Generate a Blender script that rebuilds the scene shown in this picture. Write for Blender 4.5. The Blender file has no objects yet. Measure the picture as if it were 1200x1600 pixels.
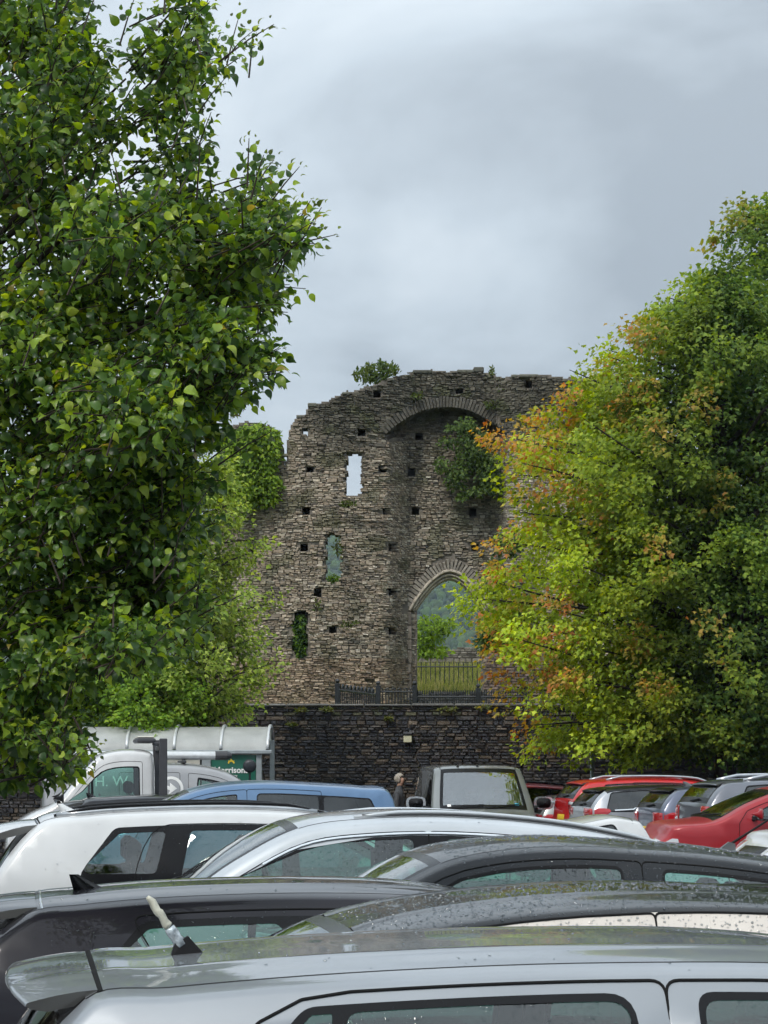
import bpy, bmesh, math, random
import numpy as np
from mathutils import Vector, Matrix, noise as mnoise
from mathutils.geometry import delaunay_2d_cdt

# ------------------------------------------------------------------ camera, sky, sun, exposure
SC = bpy.context.scene
COL = SC.collection
FPX, HOR, EYE = 3500.0, 1205.0, 1.85        # focal length and horizon in photo pixels, eye height in metres
cam = bpy.data.cameras.new('camera'); cam_o = bpy.data.objects.new('camera', cam); COL.objects.link(cam_o)
cam.sensor_fit = 'VERTICAL'; cam.sensor_height = 36.0; cam.lens = FPX / 1600 * 36.0
cam.shift_y = (HOR - 800) / 1600.0
cam.clip_start = 0.1; cam.clip_end = 8000
cam_o.location = (0, 0, EYE); cam_o.rotation_euler = (math.radians(90), 0, 0)
SC.camera = cam_o
SC.render.engine = 'CYCLES'
SC.cycles.use_denoising = True; SC.cycles.use_adaptive_sampling = True; SC.cycles.adaptive_threshold = 0.04
SC.cycles.max_bounces = 5; SC.cycles.diffuse_bounces = 2; SC.cycles.glossy_bounces = 2
SC.cycles.transmission_bounces = 4; SC.cycles.transparent_max_bounces = 10; SC.cycles.volume_bounces = 0
SC.cycles.caustics_reflective = False; SC.cycles.caustics_refractive = False
SC.view_settings.view_transform = 'Standard'; SC.view_settings.look = 'None'
SC.view_settings.exposure = 0.6; SC.view_settings.gamma = 1.0; SC.view_settings.use_curve_mapping = False

SUN_AZ, SUN_EL = math.radians(-150), math.radians(48)   # behind the camera, to the left
W = bpy.data.worlds.new('World'); SC.world = W; W.use_nodes = True
nt = W.node_tree; nt.nodes.clear()
def wn(t, **k):
    n = nt.nodes.new(t)
    for a, b in k.items(): setattr(n, a, b)
    return n
def wl(a, b): nt.links.new(a, b)
out = wn('ShaderNodeOutputWorld'); bg = wn('ShaderNodeBackground'); wl(bg.outputs[0], out.inputs[0])
tc = wn('ShaderNodeTexCoord'); sep = wn('ShaderNodeSeparateXYZ'); wl(tc.outputs['Generated'], sep.inputs[0])
den = wn('ShaderNodeMath', operation='ADD'); den.inputs[1].default_value = 0.30
mx = wn('ShaderNodeMath', operation='MAXIMUM'); mx.inputs[1].default_value = 0.0
wl(sep.outputs[2], mx.inputs[0]); wl(mx.outputs[0], den.inputs[0])
dx = wn('ShaderNodeMath', operation='DIVIDE'); dy = wn('ShaderNodeMath', operation='DIVIDE')
wl(sep.outputs[0], dx.inputs[0]); wl(den.outputs[0], dx.inputs[1]); wl(sep.outputs[1], dy.inputs[0]); wl(den.outputs[0], dy.inputs[1])
cmb = wn('ShaderNodeCombineXYZ'); wl(dx.outputs[0], cmb.inputs[0]); wl(dy.outputs[0], cmb.inputs[1])
n1 = wn('ShaderNodeTexNoise'); n1.inputs['Scale'].default_value = 2.3; n1.inputs['Detail'].default_value = 6; n1.inputs['Roughness'].default_value = 0.52; n1.inputs['Distortion'].default_value = 0.35
mp = wn('ShaderNodeMapping'); mp.inputs['Location'].default_value = (3.4, 1.1, 0); wl(cmb.outputs[0], mp.inputs[0]); wl(mp.outputs[0], n1.inputs['Vector'])
cr = wn('ShaderNodeValToRGB'); wl(n1.outputs['Fac'], cr.inputs[0])
cr.color_ramp.elements[0].position = 0.38; cr.color_ramp.elements[0].color = (0.245, 0.276, 0.305, 1)
cr.color_ramp.elements[1].position = 0.66; cr.color_ramp.elements[1].color = (0.475, 0.518, 0.55, 1)
e_ = cr.color_ramp.elements.new(0.52); e_.color = (0.362, 0.408, 0.445, 1)
# an overcast dome brightens towards the zenith
zb = wn('ShaderNodeMath', operation='MULTIPLY_ADD'); zb.inputs[1].default_value = 1.7; zb.inputs[2].default_value = 0.90; wl(mx.outputs[0], zb.inputs[0])
mul = wn('ShaderNodeMix', data_type='RGBA', blend_type='MULTIPLY'); mul.inputs['Factor'].default_value = 1.0
wl(cr.outputs[0], mul.inputs['A']); wl(zb.outputs[0], mul.inputs['B'])
sky = wn('ShaderNodeTexSky', sky_type='NISHITA'); sky.sun_disc = False; sky.sun_elevation = SUN_EL; sky.sun_rotation = SUN_AZ
sk = wn('ShaderNodeVectorMath', operation='SCALE'); sk.inputs['Scale'].default_value = 0.05; wl(sky.outputs[0], sk.inputs[0])
mxs = wn('ShaderNodeMix', data_type='RGBA'); mxs.inputs['Factor'].default_value = 0.12
wl(mul.outputs['Result'], mxs.inputs['A']); wl(sk.outputs[0], mxs.inputs['B'])
wl(mxs.outputs['Result'], bg.inputs[0]); bg.inputs[1].default_value = 1.0

sl = bpy.data.lights.new('sun', 'SUN'); sl.energy = 1.5; sl.angle = math.radians(14); sl.color = (1.0, 0.95, 0.88)
so = bpy.data.objects.new('sun', sl); COL.objects.link(so)
sd = Vector((math.sin(SUN_AZ) * math.cos(SUN_EL), math.cos(SUN_AZ) * math.cos(SUN_EL), math.sin(SUN_EL)))
so.rotation_euler = sd.to_track_quat('Z', 'Y').to_euler()

# ------------------------------------------------------------------ helpers
def at(px, py, D): return Vector(((px - 600) / FPX * D, D, EYE + (HOR - py) / FPX * D))
def link(o, parent=None):
    COL.objects.link(o)
    if parent is not None: o.parent = parent
    return o
def tag(o, label=None, cat=None, group=None, kind=None):
    if label: o['label'] = label
    if cat: o['category'] = cat
    if group: o['group'] = group
    if kind: o['kind'] = kind
    return o
def empty(name, loc=(0, 0, 0), rz=0.0, parent=None):
    o = bpy.data.objects.new(name, None); o.empty_display_size = 0.2; o.location = loc; o.rotation_euler = (0, 0, rz)
    return link(o, parent)
class MB:
    """collects faces for one mesh"""
    def __init__(s): s.v = []; s.f = []; s.m = []; s.c = []
    def vert(s, p): s.v.append(tuple(p)); return len(s.v) - 1
    def add(s, vs, fs, m=0, c=None):
        b = len(s.v); s.v.extend(tuple(p) for p in vs)
        for f in fs: s.f.append(tuple(i + b for i in f)); s.m.append(m)
        if c is not None: s.c.extend([c] * len(vs))
    def box(s, a, b, m=0, c=None):
        x0, y0, z0 = a; x1, y1, z1 = b
        s.add([(x0,y0,z0),(x1,y0,z0),(x1,y1,z0),(x0,y1,z0),(x0,y0,z1),(x1,y0,z1),(x1,y1,z1),(x0,y1,z1)],
              [(0,3,2,1),(4,5,6,7),(0,1,5,4),(1,2,6,5),(2,3,7,6),(3,0,4,7)], m, c)
    def bevbox(s, a, b, r, m=0, c=None):
        """box with chamfered edges"""
        (x0,y0,z0),(x1,y1,z1) = a, b
        vs = []; idx = {}
        for ix, x in enumerate((x0, x1)):
            for iy, y in enumerate((y0, y1)):
                for iz, z in enumerate((z0, z1)):
                    sx, sy, sz = (r, -r)[ix], (r, -r)[iy], (r, -r)[iz]
                    for k, p in enumerate(((x, y+sy, z+sz), (x+sx, y, z+sz), (x+sx, y+sy, z))):
                        idx[ix,iy,iz,k] = len(vs); vs.append(p)
        F = []
        for q in (0, 1):
            F.append([idx[q,0,0,0],idx[q,1,0,0],idx[q,1,1,0],idx[q,0,1,0]])
            F.append([idx[0,q,0,1],idx[1,q,0,1],idx[1,q,1,1],idx[0,q,1,1]])
            F.append([idx[0,0,q,2],idx[1,0,q,2],idx[1,1,q,2],idx[0,1,q,2]])
        for i in (0, 1):
            for j in (0, 1):
                F.append([idx[i,j,0,0],idx[i,j,1,0],idx[i,j,1,1],idx[i,j,0,1]])
                F.append([idx[i,0,j,0],idx[i,1,j,0],idx[i,1,j,2],idx[i,0,j,2]])
                F.append([idx[0,i,j,1],idx[1,i,j,1],idx[1,i,j,2],idx[0,i,j,2]])
                for k in (0, 1): F.append([idx[i,j,k,0],idx[i,j,k,1],idx[i,j,k,2]])
        s.add(vs, F, m, c)
    def tube(s, pts, rad, n=6, m=0, c=None, cap=True):
        pts = [Vector(p) for p in pts]
        if not hasattr(rad, '__len__'): rad = [rad] * len(pts)
        vs = []; fs = []; ref = None
        for i, p in enumerate(pts):
            t = (pts[min(i+1, len(pts)-1)] - pts[max(i-1, 0)])
            t = t.normalized() if t.length > 1e-9 else Vector((0,0,1))
            if ref is None:
                ref = Vector((0,0,1)) if abs(t.z) < 0.9 else Vector((1,0,0))
            a = t.cross(ref); a = a.normalized() if a.length > 1e-6 else t.orthogonal().normalized()
            b = t.cross(a).normalized(); ref = -b if b.dot(ref) < 0 else b
            for k in range(n):
                q = 2*math.pi*k/n; vs.append(p + (a*math.cos(q) + ref*math.sin(q)) * rad[i])
        for i in range(len(pts)-1):
            for k in range(n): fs.append((i*n+k, i*n+(k+1)%n, (i+1)*n+(k+1)%n, (i+1)*n+k))
        if cap: fs.append(tuple(range(n))[::-1]); fs.append(tuple((len(pts)-1)*n+k for k in range(n)))
        s.add(vs, fs, m, c)
    def lathe(s, prof, n=20, axis='Y', m=0, c=None):
        """prof: (r, h) pairs round the axis"""
        vs = []; fs = []
        for r, h in prof:
            for k in range(n):
                q = 2*math.pi*k/n; a, b = r*math.cos(q), r*math.sin(q)
                vs.append((a, h, b) if axis == 'Y' else (a, b, h) if axis == 'Z' else (h, a, b))
        for i in range(len(prof)-1):
            for k in range(n): fs.append((i*n+k, i*n+(k+1)%n, (i+1)*n+(k+1)%n, (i+1)*n+k))
        s.add(vs, fs, m, c)
    def build(s, name, mats, parent=None, smooth=False, recalc=True, weld=0.0):
        me = bpy.data.meshes.new(name); me.from_pydata(s.v, [], s.f)
        mats = mats if isinstance(mats, (list, tuple)) else [mats]
        for q in mats: me.materials.append(q)
        if len(mats) > 1: me.polygons.foreach_set('material_index', s.m)
        if s.c and len(s.c) == len(s.v):
            a = me.color_attributes.new('col', 'FLOAT_COLOR', 'POINT')
            a.data.foreach_set('color', np.array([(*c[:3], 1.0) for c in s.c], dtype=np.float32).ravel())
        if recalc or weld:
            bm = bmesh.new(); bm.from_mesh(me)
            if weld: bmesh.ops.remove_doubles(bm, verts=bm.verts, dist=weld)
            if recalc: bmesh.ops.recalc_face_normals(bm, faces=bm.faces)
            bm.to_mesh(me); bm.free()
        if smooth: me.polygons.foreach_set('use_smooth', [True]*len(me.polygons))
        me.update()
        return link(bpy.data.objects.new(name, me), parent)

def np_mesh(name, V, F, mat, parent=None, col=None, smooth=False):
    """V (n,3), F (m,k) arrays with one k -> a mesh object"""
    me = bpy.data.meshes.new(name); m, k = F.shape
    me.vertices.add(len(V)); me.vertices.foreach_set('co', np.asarray(V, dtype=np.float32).ravel())
    me.loops.add(m*k); me.loops.foreach_set('vertex_index', np.asarray(F, dtype=np.int32).ravel())
    me.polygons.add(m); me.polygons.foreach_set('loop_start', np.arange(0, m*k, k, dtype=np.int32))
    me.polygons.foreach_set('loop_total', np.full(m, k, dtype=np.int32))
    if smooth: me.polygons.foreach_set('use_smooth', np.ones(m, dtype=bool))
    me.update(calc_edges=True)
    if col is not None:
        a = me.color_attributes.new('col', 'FLOAT_COLOR', 'POINT')
        a.data.foreach_set('color', np.concatenate([col, np.ones((len(V), 1))], axis=1).astype(np.float32).ravel())
    me.materials.append(mat)
    return link(bpy.data.objects.new(name, me), parent)

# ------------------------------------------------------------------ materials
def nmat(name):
    m = bpy.data.materials.new(name); m.use_nodes = True
    return m, m.node_tree, m.node_tree.nodes['Principled BSDF']
def N(t, typ, **k):
    n = t.nodes.new(typ)
    for a, b in k.items(): setattr(n, a, b)
    return n
def setin(n, **k):
    for a, b in k.items():
        s = a.replace('_', ' ')
        n.inputs[s].default_value = b
def noisy(t, base, amp, scale, src='Object', detail=4):
    """a colour that wanders round base"""
    co = N(t, 'ShaderNodeTexCoord'); nz = N(t, 'ShaderNodeTexNoise'); setin(nz, Scale=scale, Detail=detail)
    t.links.new(co.outputs[src], nz.inputs['Vector'])
    r = N(t, 'ShaderNodeValToRGB'); t.links.new(nz.outputs['Fac'], r.inputs[0])
    r.color_ramp.elements[0].position = 0.3; r.color_ramp.elements[1].position = 0.7
    r.color_ramp.elements[0].color = (*[max(0, c*(1-amp)) for c in base], 1); r.color_ramp.elements[1].color = (*[c*(1+amp) for c in base], 1)
    return r.outputs[0], nz
def plain(name, rgb, rough=0.6, metal=0.0, amp=0.12, scale=9.0, coat=0.0, bump=0.0, spec=0.5):
    m, t, p = nmat(name)
    c, nz = noisy(t, rgb, amp, scale)
    t.links.new(c, p.inputs['Base Color']); setin(p, Roughness=rough, Metallic=metal)
    p.inputs['Coat Weight'].default_value = coat; p.inputs['Specular IOR Level'].default_value = spec
    if bump:
        b = N(t, 'ShaderNodeBump'); setin(b, Strength=bump, Distance=0.02); t.links.new(nz.outputs['Fac'], b.inputs['Height']); t.links.new(b.outputs[0], p.inputs['Normal'])
    return m
def stone_mat(name, objcol=False, rough=0.85, scale=14.0, amp=0.35):
    m, t, p = nmat(name)
    if objcol: src = N(t, 'ShaderNodeObjectInfo').outputs['Color']
    else: src = N(t, 'ShaderNodeAttribute', attribute_name='col').outputs['Color']
    g = N(t, 'ShaderNodeNewGeometry'); nz = N(t, 'ShaderNodeTexNoise'); setin(nz, Scale=scale, Detail=5, Roughness=0.65)
    t.links.new(g.outputs['Position'], nz.inputs['Vector'])
    mr = N(t, 'ShaderNodeMapRange'); setin(mr, From_Min=0.3, From_Max=0.7, To_Min=1-amp, To_Max=1+amp); t.links.new(nz.outputs['Fac'], mr.inputs['Value'])
    mm = N(t, 'ShaderNodeVectorMath', operation='SCALE'); t.links.new(src, mm.inputs[0]); t.links.new(mr.outputs[0], mm.inputs['Scale'])
    t.links.new(mm.outputs[0], p.inputs['Base Color']); setin(p, Roughness=rough)
    p.inputs['Specular IOR Level'].default_value = 0.35
    b = N(t, 'ShaderNodeBump'); setin(b, Strength=0.6, Distance=0.03); t.links.new(nz.outputs['Fac'], b.inputs['Height']); t.links.new(b.outputs[0], p.inputs['Normal'])
    return m
def leaf_mat(name, trans=0.45, rough=0.36, objcol=False, spec=0.45):
    m, t, p = nmat(name)
    if objcol: src = N(t, 'ShaderNodeObjectInfo').outputs['Color']
    else: src = N(t, 'ShaderNodeAttribute', attribute_name='col').outputs['Color']
    t.links.new(src, p.inputs['Base Color']); setin(p, Roughness=rough)
    p.inputs['Specular IOR Level'].default_value = spec
    tr = N(t, 'ShaderNodeBsdfTranslucent'); hs = N(t, 'ShaderNodeHueSaturation'); setin(hs, Hue=0.485, Saturation=1.15, Value=1.7)
    t.links.new(src, hs.inputs['Color']); t.links.new(hs.outputs[0], tr.inputs[0])
    mix = N(t, 'ShaderNodeMixShader'); mix.inputs[0].default_value = trans
    t.links.new(p.outputs[0], mix.inputs[1]); t.links.new(tr.outputs[0], mix.inputs[2])
    t.links.new(mix.outputs[0], t.nodes['Material Output'].inputs[0])
    return m
def drops_bump(t, p, scale, strength, dens=0.5, target='Normal', stretch=(1, 1, 1)):
    """beads of rain water: domes in random voronoi cells"""
    co = N(t, 'ShaderNodeTexCoord'); h = None
    for sc, th in ((scale, dens), (scale*2.3, dens*0.9)):
        mpn = N(t, 'ShaderNodeMapping'); mpn.inputs['Scale'].default_value = stretch; t.links.new(co.outputs['Object'], mpn.inputs[0])
        v = N(t, 'ShaderNodeTexVoronoi'); setin(v, Scale=sc, Randomness=1.0); t.links.new(mpn.outputs[0], v.inputs['Vector'])
        sx = N(t, 'ShaderNodeSeparateColor'); t.links.new(v.outputs['Color'], sx.inputs[0])
        rr = N(t, 'ShaderNodeMapRange'); setin(rr, From_Min=1-th, From_Max=1.0, To_Min=0.0, To_Max=0.42); t.links.new(sx.outputs[0], rr.inputs['Value'])
        d = N(t, 'ShaderNodeMath', operation='SUBTRACT'); t.links.new(rr.outputs[0], d.inputs[0]); t.links.new(v.outputs['Distance'], d.inputs[1])
        mxn = N(t, 'ShaderNodeMath', operation='MAXIMUM'); t.links.new(d.outputs[0], mxn.inputs[0]); mxn.inputs[1].default_value = 0.0
        pw = N(t, 'ShaderNodeMath', operation='POWER'); t.links.new(mxn.outputs[0], pw.inputs[0]); pw.inputs[1].default_value = 0.6
        ml = N(t, 'ShaderNodeMath', operation='MULTIPLY'); t.links.new(pw.outputs[0], ml.inputs[0]); ml.inputs[1].default_value = 1.0/sc
        if h is None: h = ml.outputs[0]
        else:
            ad = N(t, 'ShaderNodeMath', operation='ADD'); t.links.new(h, ad.inputs[0]); t.links.new(ml.outputs[0], ad.inputs[1]); h = ad.outputs[0]
    b = N(t, 'ShaderNodeBump'); setin(b, Strength=strength, Distance=1.0); t.links.new(h, b.inputs['Height'])
    t.links.new(b.outputs[0], p.inputs[target])
    return b
def paint(name, rgb, metal=0.0, rough=0.32, coat=1.0, drops=0.0, scale=55.0, flake=0.06, dark=False):
    m, t, p = nmat(name)
    c, nz = noisy(t, rgb, flake, 3.0)
    g = N(t, 'ShaderNodeNewGeometry'); mixc = N(t, 'ShaderNodeMix', data_type='RGBA')
    t.links.new(g.outputs['Backfacing'], mixc.inputs['Factor']); t.links.new(c, mixc.inputs['A']); mixc.inputs['B'].default_value = (0.12, 0.12, 0.115, 1)
    t.links.new(mixc.outputs['Result'], p.inputs['Base Color'])
    setin(p, Metallic=metal, Roughness=rough)
    p.inputs['Coat Weight'].default_value = coat; p.inputs['Coat Roughness'].default_value = 0.04
    if dark: p.inputs['Specular IOR Level'].default_value = 0.08; p.inputs['Coat IOR'].default_value = 1.36
    if drops:
        b = drops_bump(t, p, scale, drops); t.links.new(b.outputs[0], p.inputs['Coat Normal'])
    return m
def glass_mat(name, tint, refl=0.9, drops=0.0, base=0.06, scale=60.0):
    m, t, p = nmat(name); t.nodes.remove(p)
    tr = N(t, 'ShaderNodeBsdfTransparent'); tr.inputs[0].default_value = (*tint, 1)
    gl = N(t, 'ShaderNodeBsdfGlossy'); gl.inputs['Roughness'].default_value = 0.02; gl.inputs['Color'].default_value = (0.95, 0.97, 0.97, 1)
    fr = N(t, 'ShaderNodeFresnel'); fr.inputs['IOR'].default_value = 1.5
    sc_ = N(t, 'ShaderNodeMath', operation='MULTIPLY_ADD'); sc_.inputs[1].default_value = refl; sc_.inputs[2].default_value = base; t.links.new(fr.outputs[0], sc_.inputs[0])
    mix = N(t, 'ShaderNodeMixShader'); t.links.new(sc_.outputs[0], mix.inputs[0]); t.links.new(tr.outputs[0], mix.inputs[1]); t.links.new(gl.outputs[0], mix.inputs[2])
    t.links.new(mix.outputs[0], t.nodes['Material Output'].inputs[0])
    if drops: drops_bump(t, gl, scale, drops)
    return m
M = {}
M['stone'] = stone_mat('stone'); M['stone_o'] = stone_mat('stone_single', True)
M['slate'] = stone_mat('slate', rough=0.5, scale=22, amp=0.4); M['slate_o'] = stone_mat('slate_single', True, rough=0.5, scale=22, amp=0.4)
M['mortar'] = plain('mortar', (0.175, 0.155, 0.128), 0.95, amp=0.4, scale=3.0, bump=0.5)
M['mortar_pale'] = plain('wall_mortar', (0.15, 0.125, 0.10), 0.95, amp=0.7, scale=3.0, bump=0.5)
M['leaf'] = leaf_mat('leaf'); M['leaf_o'] = leaf_mat('leaf_single', objcol=True)
M['leaf_far'] = leaf_mat('leaf_small', trans=0.42, rough=0.6, spec=0.25)
M['canopy'] = leaf_mat('canopy_far', trans=0.0, rough=0.9, spec=0.1)
M['bark'] = plain('bark', (0.035, 0.028, 0.022), 0.9, amp=0.4, scale=20, bump=0.8)
M['twig'] = plain('twig', (0.045, 0.032, 0.022), 0.8, amp=0.3)
M['asphalt'] = plain('asphalt', (0.05, 0.05, 0.052), 0.6, amp=0.3, scale=40, bump=0.4)
M['mark'] = plain('road_marking', (0.62, 0.62, 0.6), 0.7, amp=0.25, scale=6)
M['soil'] = plain('grassy_soil', (0.09, 0.11, 0.03), 0.95, amp=0.5, scale=2.0, bump=0.8)
M['iron'] = plain('railing_paint', (0.012, 0.014, 0.018), 0.45)
M['pale_stone'] = plain('dressed_stone', (0.50, 0.44, 0.36), 0.85, amp=0.35, scale=6.0, bump=0.5)
M['hill'] = plain('hill_ground', (0.03, 0.05, 0.02), 0.95)
# ------------------------------------------------------------------ the setting: ground, hill, castle mound
RNG = np.random.default_rng(7); random.seed(7)
def U(a, b): return random.uniform(a, b)
g = MB(); R_ = 2300
g.add([(-R_, -R_, 0), (R_, -R_, 0), (R_, R_, 0), (-R_, R_, 0)], [(0, 1, 2, 3)])
tag(g.build('ground', M['asphalt']), kind='structure')
YAW = math.radians(9)
mk = MB()
for k in range(-2, 16):                                # bay lines of the car park
    c = Vector((0.3, 3.7 + 2.45*k, 0)); u = Vector((math.cos(YAW), math.sin(YAW), 0)); v = Vector((-u.y, u.x, 0))
    for off in (-9.6, -4.6, 0.4, 5.4, 10.4):
        a = c + u*off; b = a + u*4.6
        mk.add([tuple(q + Vector((0, 0, 0.004))) for q in (a - v*0.05, b - v*0.05, b + v*0.05, a + v*0.05)], [(0, 1, 2, 3)])
tag(mk.build('bay_markings', M['mark']), kind='structure')

def mound_z(x, y):
    pts = [(46.4, 2.95), (50, 3.0), (58, 3.15), (66, 3.35), (69, 4.05), (86, 5.75), (95, 6.2), (140, 6.5), (160, 0.02)]
    for (a, za), (b, zb_) in zip(pts, pts[1:]):
        if y <= b: return za + (zb_ - za) * max(0, (y - a)) / (b - a)
    return 0.0
ys = [46.45, 48, 50, 54, 58, 62, 66, 67.5, 69, 72, 75, 78, 82, 86, 90, 95, 110, 140, 160]
xs = np.linspace(-40, 45, 60); V = []; F = []
for y in ys:
    for x in xs:
        V.append((x, y, mound_z(x, y) + 0.10*mnoise.noise(Vector((x*0.6, y*0.6, 0)))))
n_ = len(xs)
for j in range(len(ys)-1):
    for i in range(n_-1): F.append((j*n_+i, j*n_+i+1, (j+1)*n_+i+1, (j+1)*n_+i))
b_ = MB(); b_.v = V; b_.f = F; b_.m = [0]*len(F)
tag(b_.build('castle_mound', M['soil'], smooth=True), kind='structure')

# hill: a smooth slope with a wood on it
def hill_z(x, y):
    t = min(1, max(0, (y - 820) / 900.0)); s = t*t*(3-2*t)
    return -2 + 178*s + 7*mnoise.noise(Vector((x*0.006, y*0.006, 3))) * t + 16*mnoise.noise(Vector((x*0.0017, y*0.0012, 9))) * t
xs = np.linspace(-1500, 1500, 76); ys = np.linspace(800, 2100, 44); V = []; F = []
for y in ys:
    for x in xs: V.append((x, y, hill_z(x, y)))
for j in range(len(ys)-1):
    for i in range(75): F.append((j*76+i, j*76+i+1, (j+1)*76+i+1, (j+1)*76+i))
b_ = MB(); b_.v = V; b_.f = F; b_.m = [0]*len(F)
tag(b_.build('hill', M['hill'], smooth=True), kind='structure')
def blob(k, seed):
    bm = bmesh.new(); bmesh.ops.create_icosphere(bm, subdivisions=k, radius=1.0)
    for v in bm.verts: v.co *= 1 + 0.35*mnoise.noise(v.co*1.7 + Vector((seed*7, 0, 0)))
    Vv = np.array([v.co[:] for v in bm.verts]); Ff = np.array([[v.index for v in f.verts] for f in bm.faces]); bm.free()
    return Vv, Ff
BL = [blob(2, k) for k in range(4)]
Vs = []; Fs = []; Cs = []; base = 0
for i in range(2900):
    y = 860 + 800*RNG.random(); x = (RNG.uniform(-0.036, -0.010) if i % 4 == 0 else RNG.uniform(0.008, 0.050))*y
    r = RNG.uniform(.9, 2.5)*(.75+.4*y/1200); bv, bf = BL[i % 4]; a = RNG.uniform(0, 6.28); ca, sa = math.cos(a), math.sin(a)
    p = bv @ np.array([[ca, sa, 0], [-sa, ca, 0], [0, 0, RNG.uniform(0.9, 1.5)]]) * r + np.array([x, y, hill_z(x, y) + r*0.6])
    Vs.append(p); Fs.append(bf + base); base += len(p)
    c = np.array([0.035, 0.065, 0.018]) * RNG.uniform(0.6, 1.7) + np.array([0.02, 0.012, 0])*RNG.random()
    Cs.append(np.tile(c, (len(p), 1)))
tag(np_mesh('hillside_wood', np.concatenate(Vs), np.concatenate(Fs), M['canopy'], col=np.concatenate(Cs)), 'dense green wood covering the distant hill seen through the arch', 'woodland', kind='stuff')

# ------------------------------------------------------------------ masonry
def pip(x, y, poly):
    c = False; j = len(poly)-1
    for i in range(len(poly)):
        xi, yi = poly[i]; xj, yj = poly[j]
        if (yi > y) != (yj > y) and x < (xj-xi)*(y-yi)/(yj-yi)+xi: c = not c
        j = i
    return c
def stone_shape(corners, y0, depth, shrink=0.12, bulge=0.03):
    """corners: 4 (x,z) of the face; returns 12 verts, 9 quads"""
    cx = sum(p[0] for p in corners)/4; cz = sum(p[1] for p in corners)/4
    vs = [(x, y0+depth, z) for x, z in corners] + [(x, y0+bulge, z) for x, z in corners] + [(x+(cx-x)*shrink, y0+U(-.012, .012), z+(cz-z)*shrink*1.6) for x, z in corners]
    fs = []
    for k in range(4):
        q = (k+1) % 4
        fs.append((k, q, 4+q, 4+k)); fs.append((4+k, 4+q, 8+q, 8+k))
    fs.append((8, 9, 10, 11))
    return vs, fs
STONE_T = []
for k in range(10):                                    # shared stone meshes, unit size, front towards -y
    j = 0.10
    cs = [(-.5+U(0, j), -.5+U(0, j)), (.5-U(0, j), -.5+U(0, j)), (.5-U(0, j), .5-U(0, j)), (-.5+U(0, j), .5-U(0, j))]
    vs, fs = stone_shape(cs, 0.0, 1.0, 0.10, 0.12)
    for nm, mt in (('stone', 'stone_o'), ('slate', 'slate_o')):
        me = bpy.data.meshes.new('stone'); me.from_pydata(vs, [], [f[::-1] for f in fs]); me.materials.append(M[mt]); me.update()
        STONE_T.append((nm, me))
def lay(stones, parent, kind, n_single, name='masonry'):
    """stones: dicts x,z,w,h (metres), y front, d depth, c colour, area; the largest become objects, the rest one mesh"""
    order = sorted(range(len(stones)), key=lambda i: -stones[i]['w']*stones[i]['h']*stones[i].get('vis', 1))
    single = set(order[:n_single]); mb = MB(); T = [m for k, m in STONE_T if k == kind]
    for i, s in enumerate(stones):
        if i in single:
            o = bpy.data.objects.new('stone', T[i % len(T)]); o.location = (s['x'], s['y'], s['z']); o.scale = (s['w'], s['d'], s['h'])
            o.rotation_euler = (0, s.get('ry', U(-.02, .02)), s.get('rz', 0)); o.color = (*s['c'], 1); link(o, parent)
        else:
            w, h = s['w']/2, s['h']/2; jw, jh = w*0.14, h*0.25
            cs = [(s['x']-w+U(0, jw), s['z']-h+U(0, jh)), (s['x']+w-U(0, jw), s['z']-h+U(0, jh)), (s['x']+w-U(0, jw), s['z']+h-U(0, jh)), (s['x']-w+U(0, jw), s['z']+h-U(0, jh))]
            vs, fs = stone_shape(cs, s['y'], s['d'], 0.10, 0.02)
            if 'ry' in s:
                sr_ = math.sin(s['ry']); vs = [(x+(z-s['z'])*sr_, y, z-(x-s['x'])*sr_) for x, y, z in vs]
            if abs(s.get('rz', 0)) > .02:
                ca, sa = math.cos(s['rz']), math.sin(s['rz'])
                vs = [(s['x']+(x-s['x'])*ca-(y-s['y'])*sa, s['y']+(x-s['x'])*sa+(y-s['y'])*ca, z) for x, y, z in vs]
            mb.add(vs, [f[::-1] for f in fs], 0, s['c'])
    o = mb.build(name, M[kind], parent, recalc=False); o['kind'] = 'stuff'
    return o

# ------------------------------------------------------------------ the castle ruin
DR = 65.0; SR = DR/FPX
TOP = [(318, 830), (330, 800), (336, 742), (345, 690), (352, 672), (366, 664), (385, 661), (405, 663), (425, 668), (436, 684), (441, 702), (443, 726), (447, 728),
       (449, 700), (450, 676), (455, 664), (464, 653), (480, 648), (482, 634), (500, 632), (512, 628), (527, 620), (541, 614), (556, 611), (572, 606), (582, 603), (597, 599), (606, 594),
       (622, 590), (640, 586), (646, 582), (682, 580), (700, 582), (731, 580), (750, 579), (757, 584), (771, 587), (777, 591), (792, 592), (800, 588), (842, 587), (872, 590), (905, 593), (940, 596), (985, 606), (1003, 640), (1008, 700), (1012, 1130)]
def top_y(px):
    for (a, ya), (b, yb) in zip(TOP, TOP[1:]):
        if a <= px <= b: return ya + (yb-ya)*(px-a)/max(b-a, 1e-6)
    return 1200
PUT = [(590, 616, 5, 5.5), (566, 676, 5, 5), (485, 733, 5.5, 4.5), (597, 733, 5, 5.5), (643, 737, 5, 6), (478, 798, 5, 6), (604, 799, 5, 5), (650, 799, 5.5, 6), (740, 800, 5.5, 6),
       (392, 856, 4.5, 6), (475, 855, 5, 6), (614, 856, 5.5, 6), (741, 855, 5, 6), (497, 925, 5, 6), (613, 925, 4.5, 5.5), (520, 983, 6, 5), (612, 987, 5.5, 4.5), (825, 601, 5, 5),
       (717, 611, 5, 3.5), (655, 682, 5, 5), (815, 734, 5.5, 6), (804, 785, 5, 6), (770, 672, 5, 5)]
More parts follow.
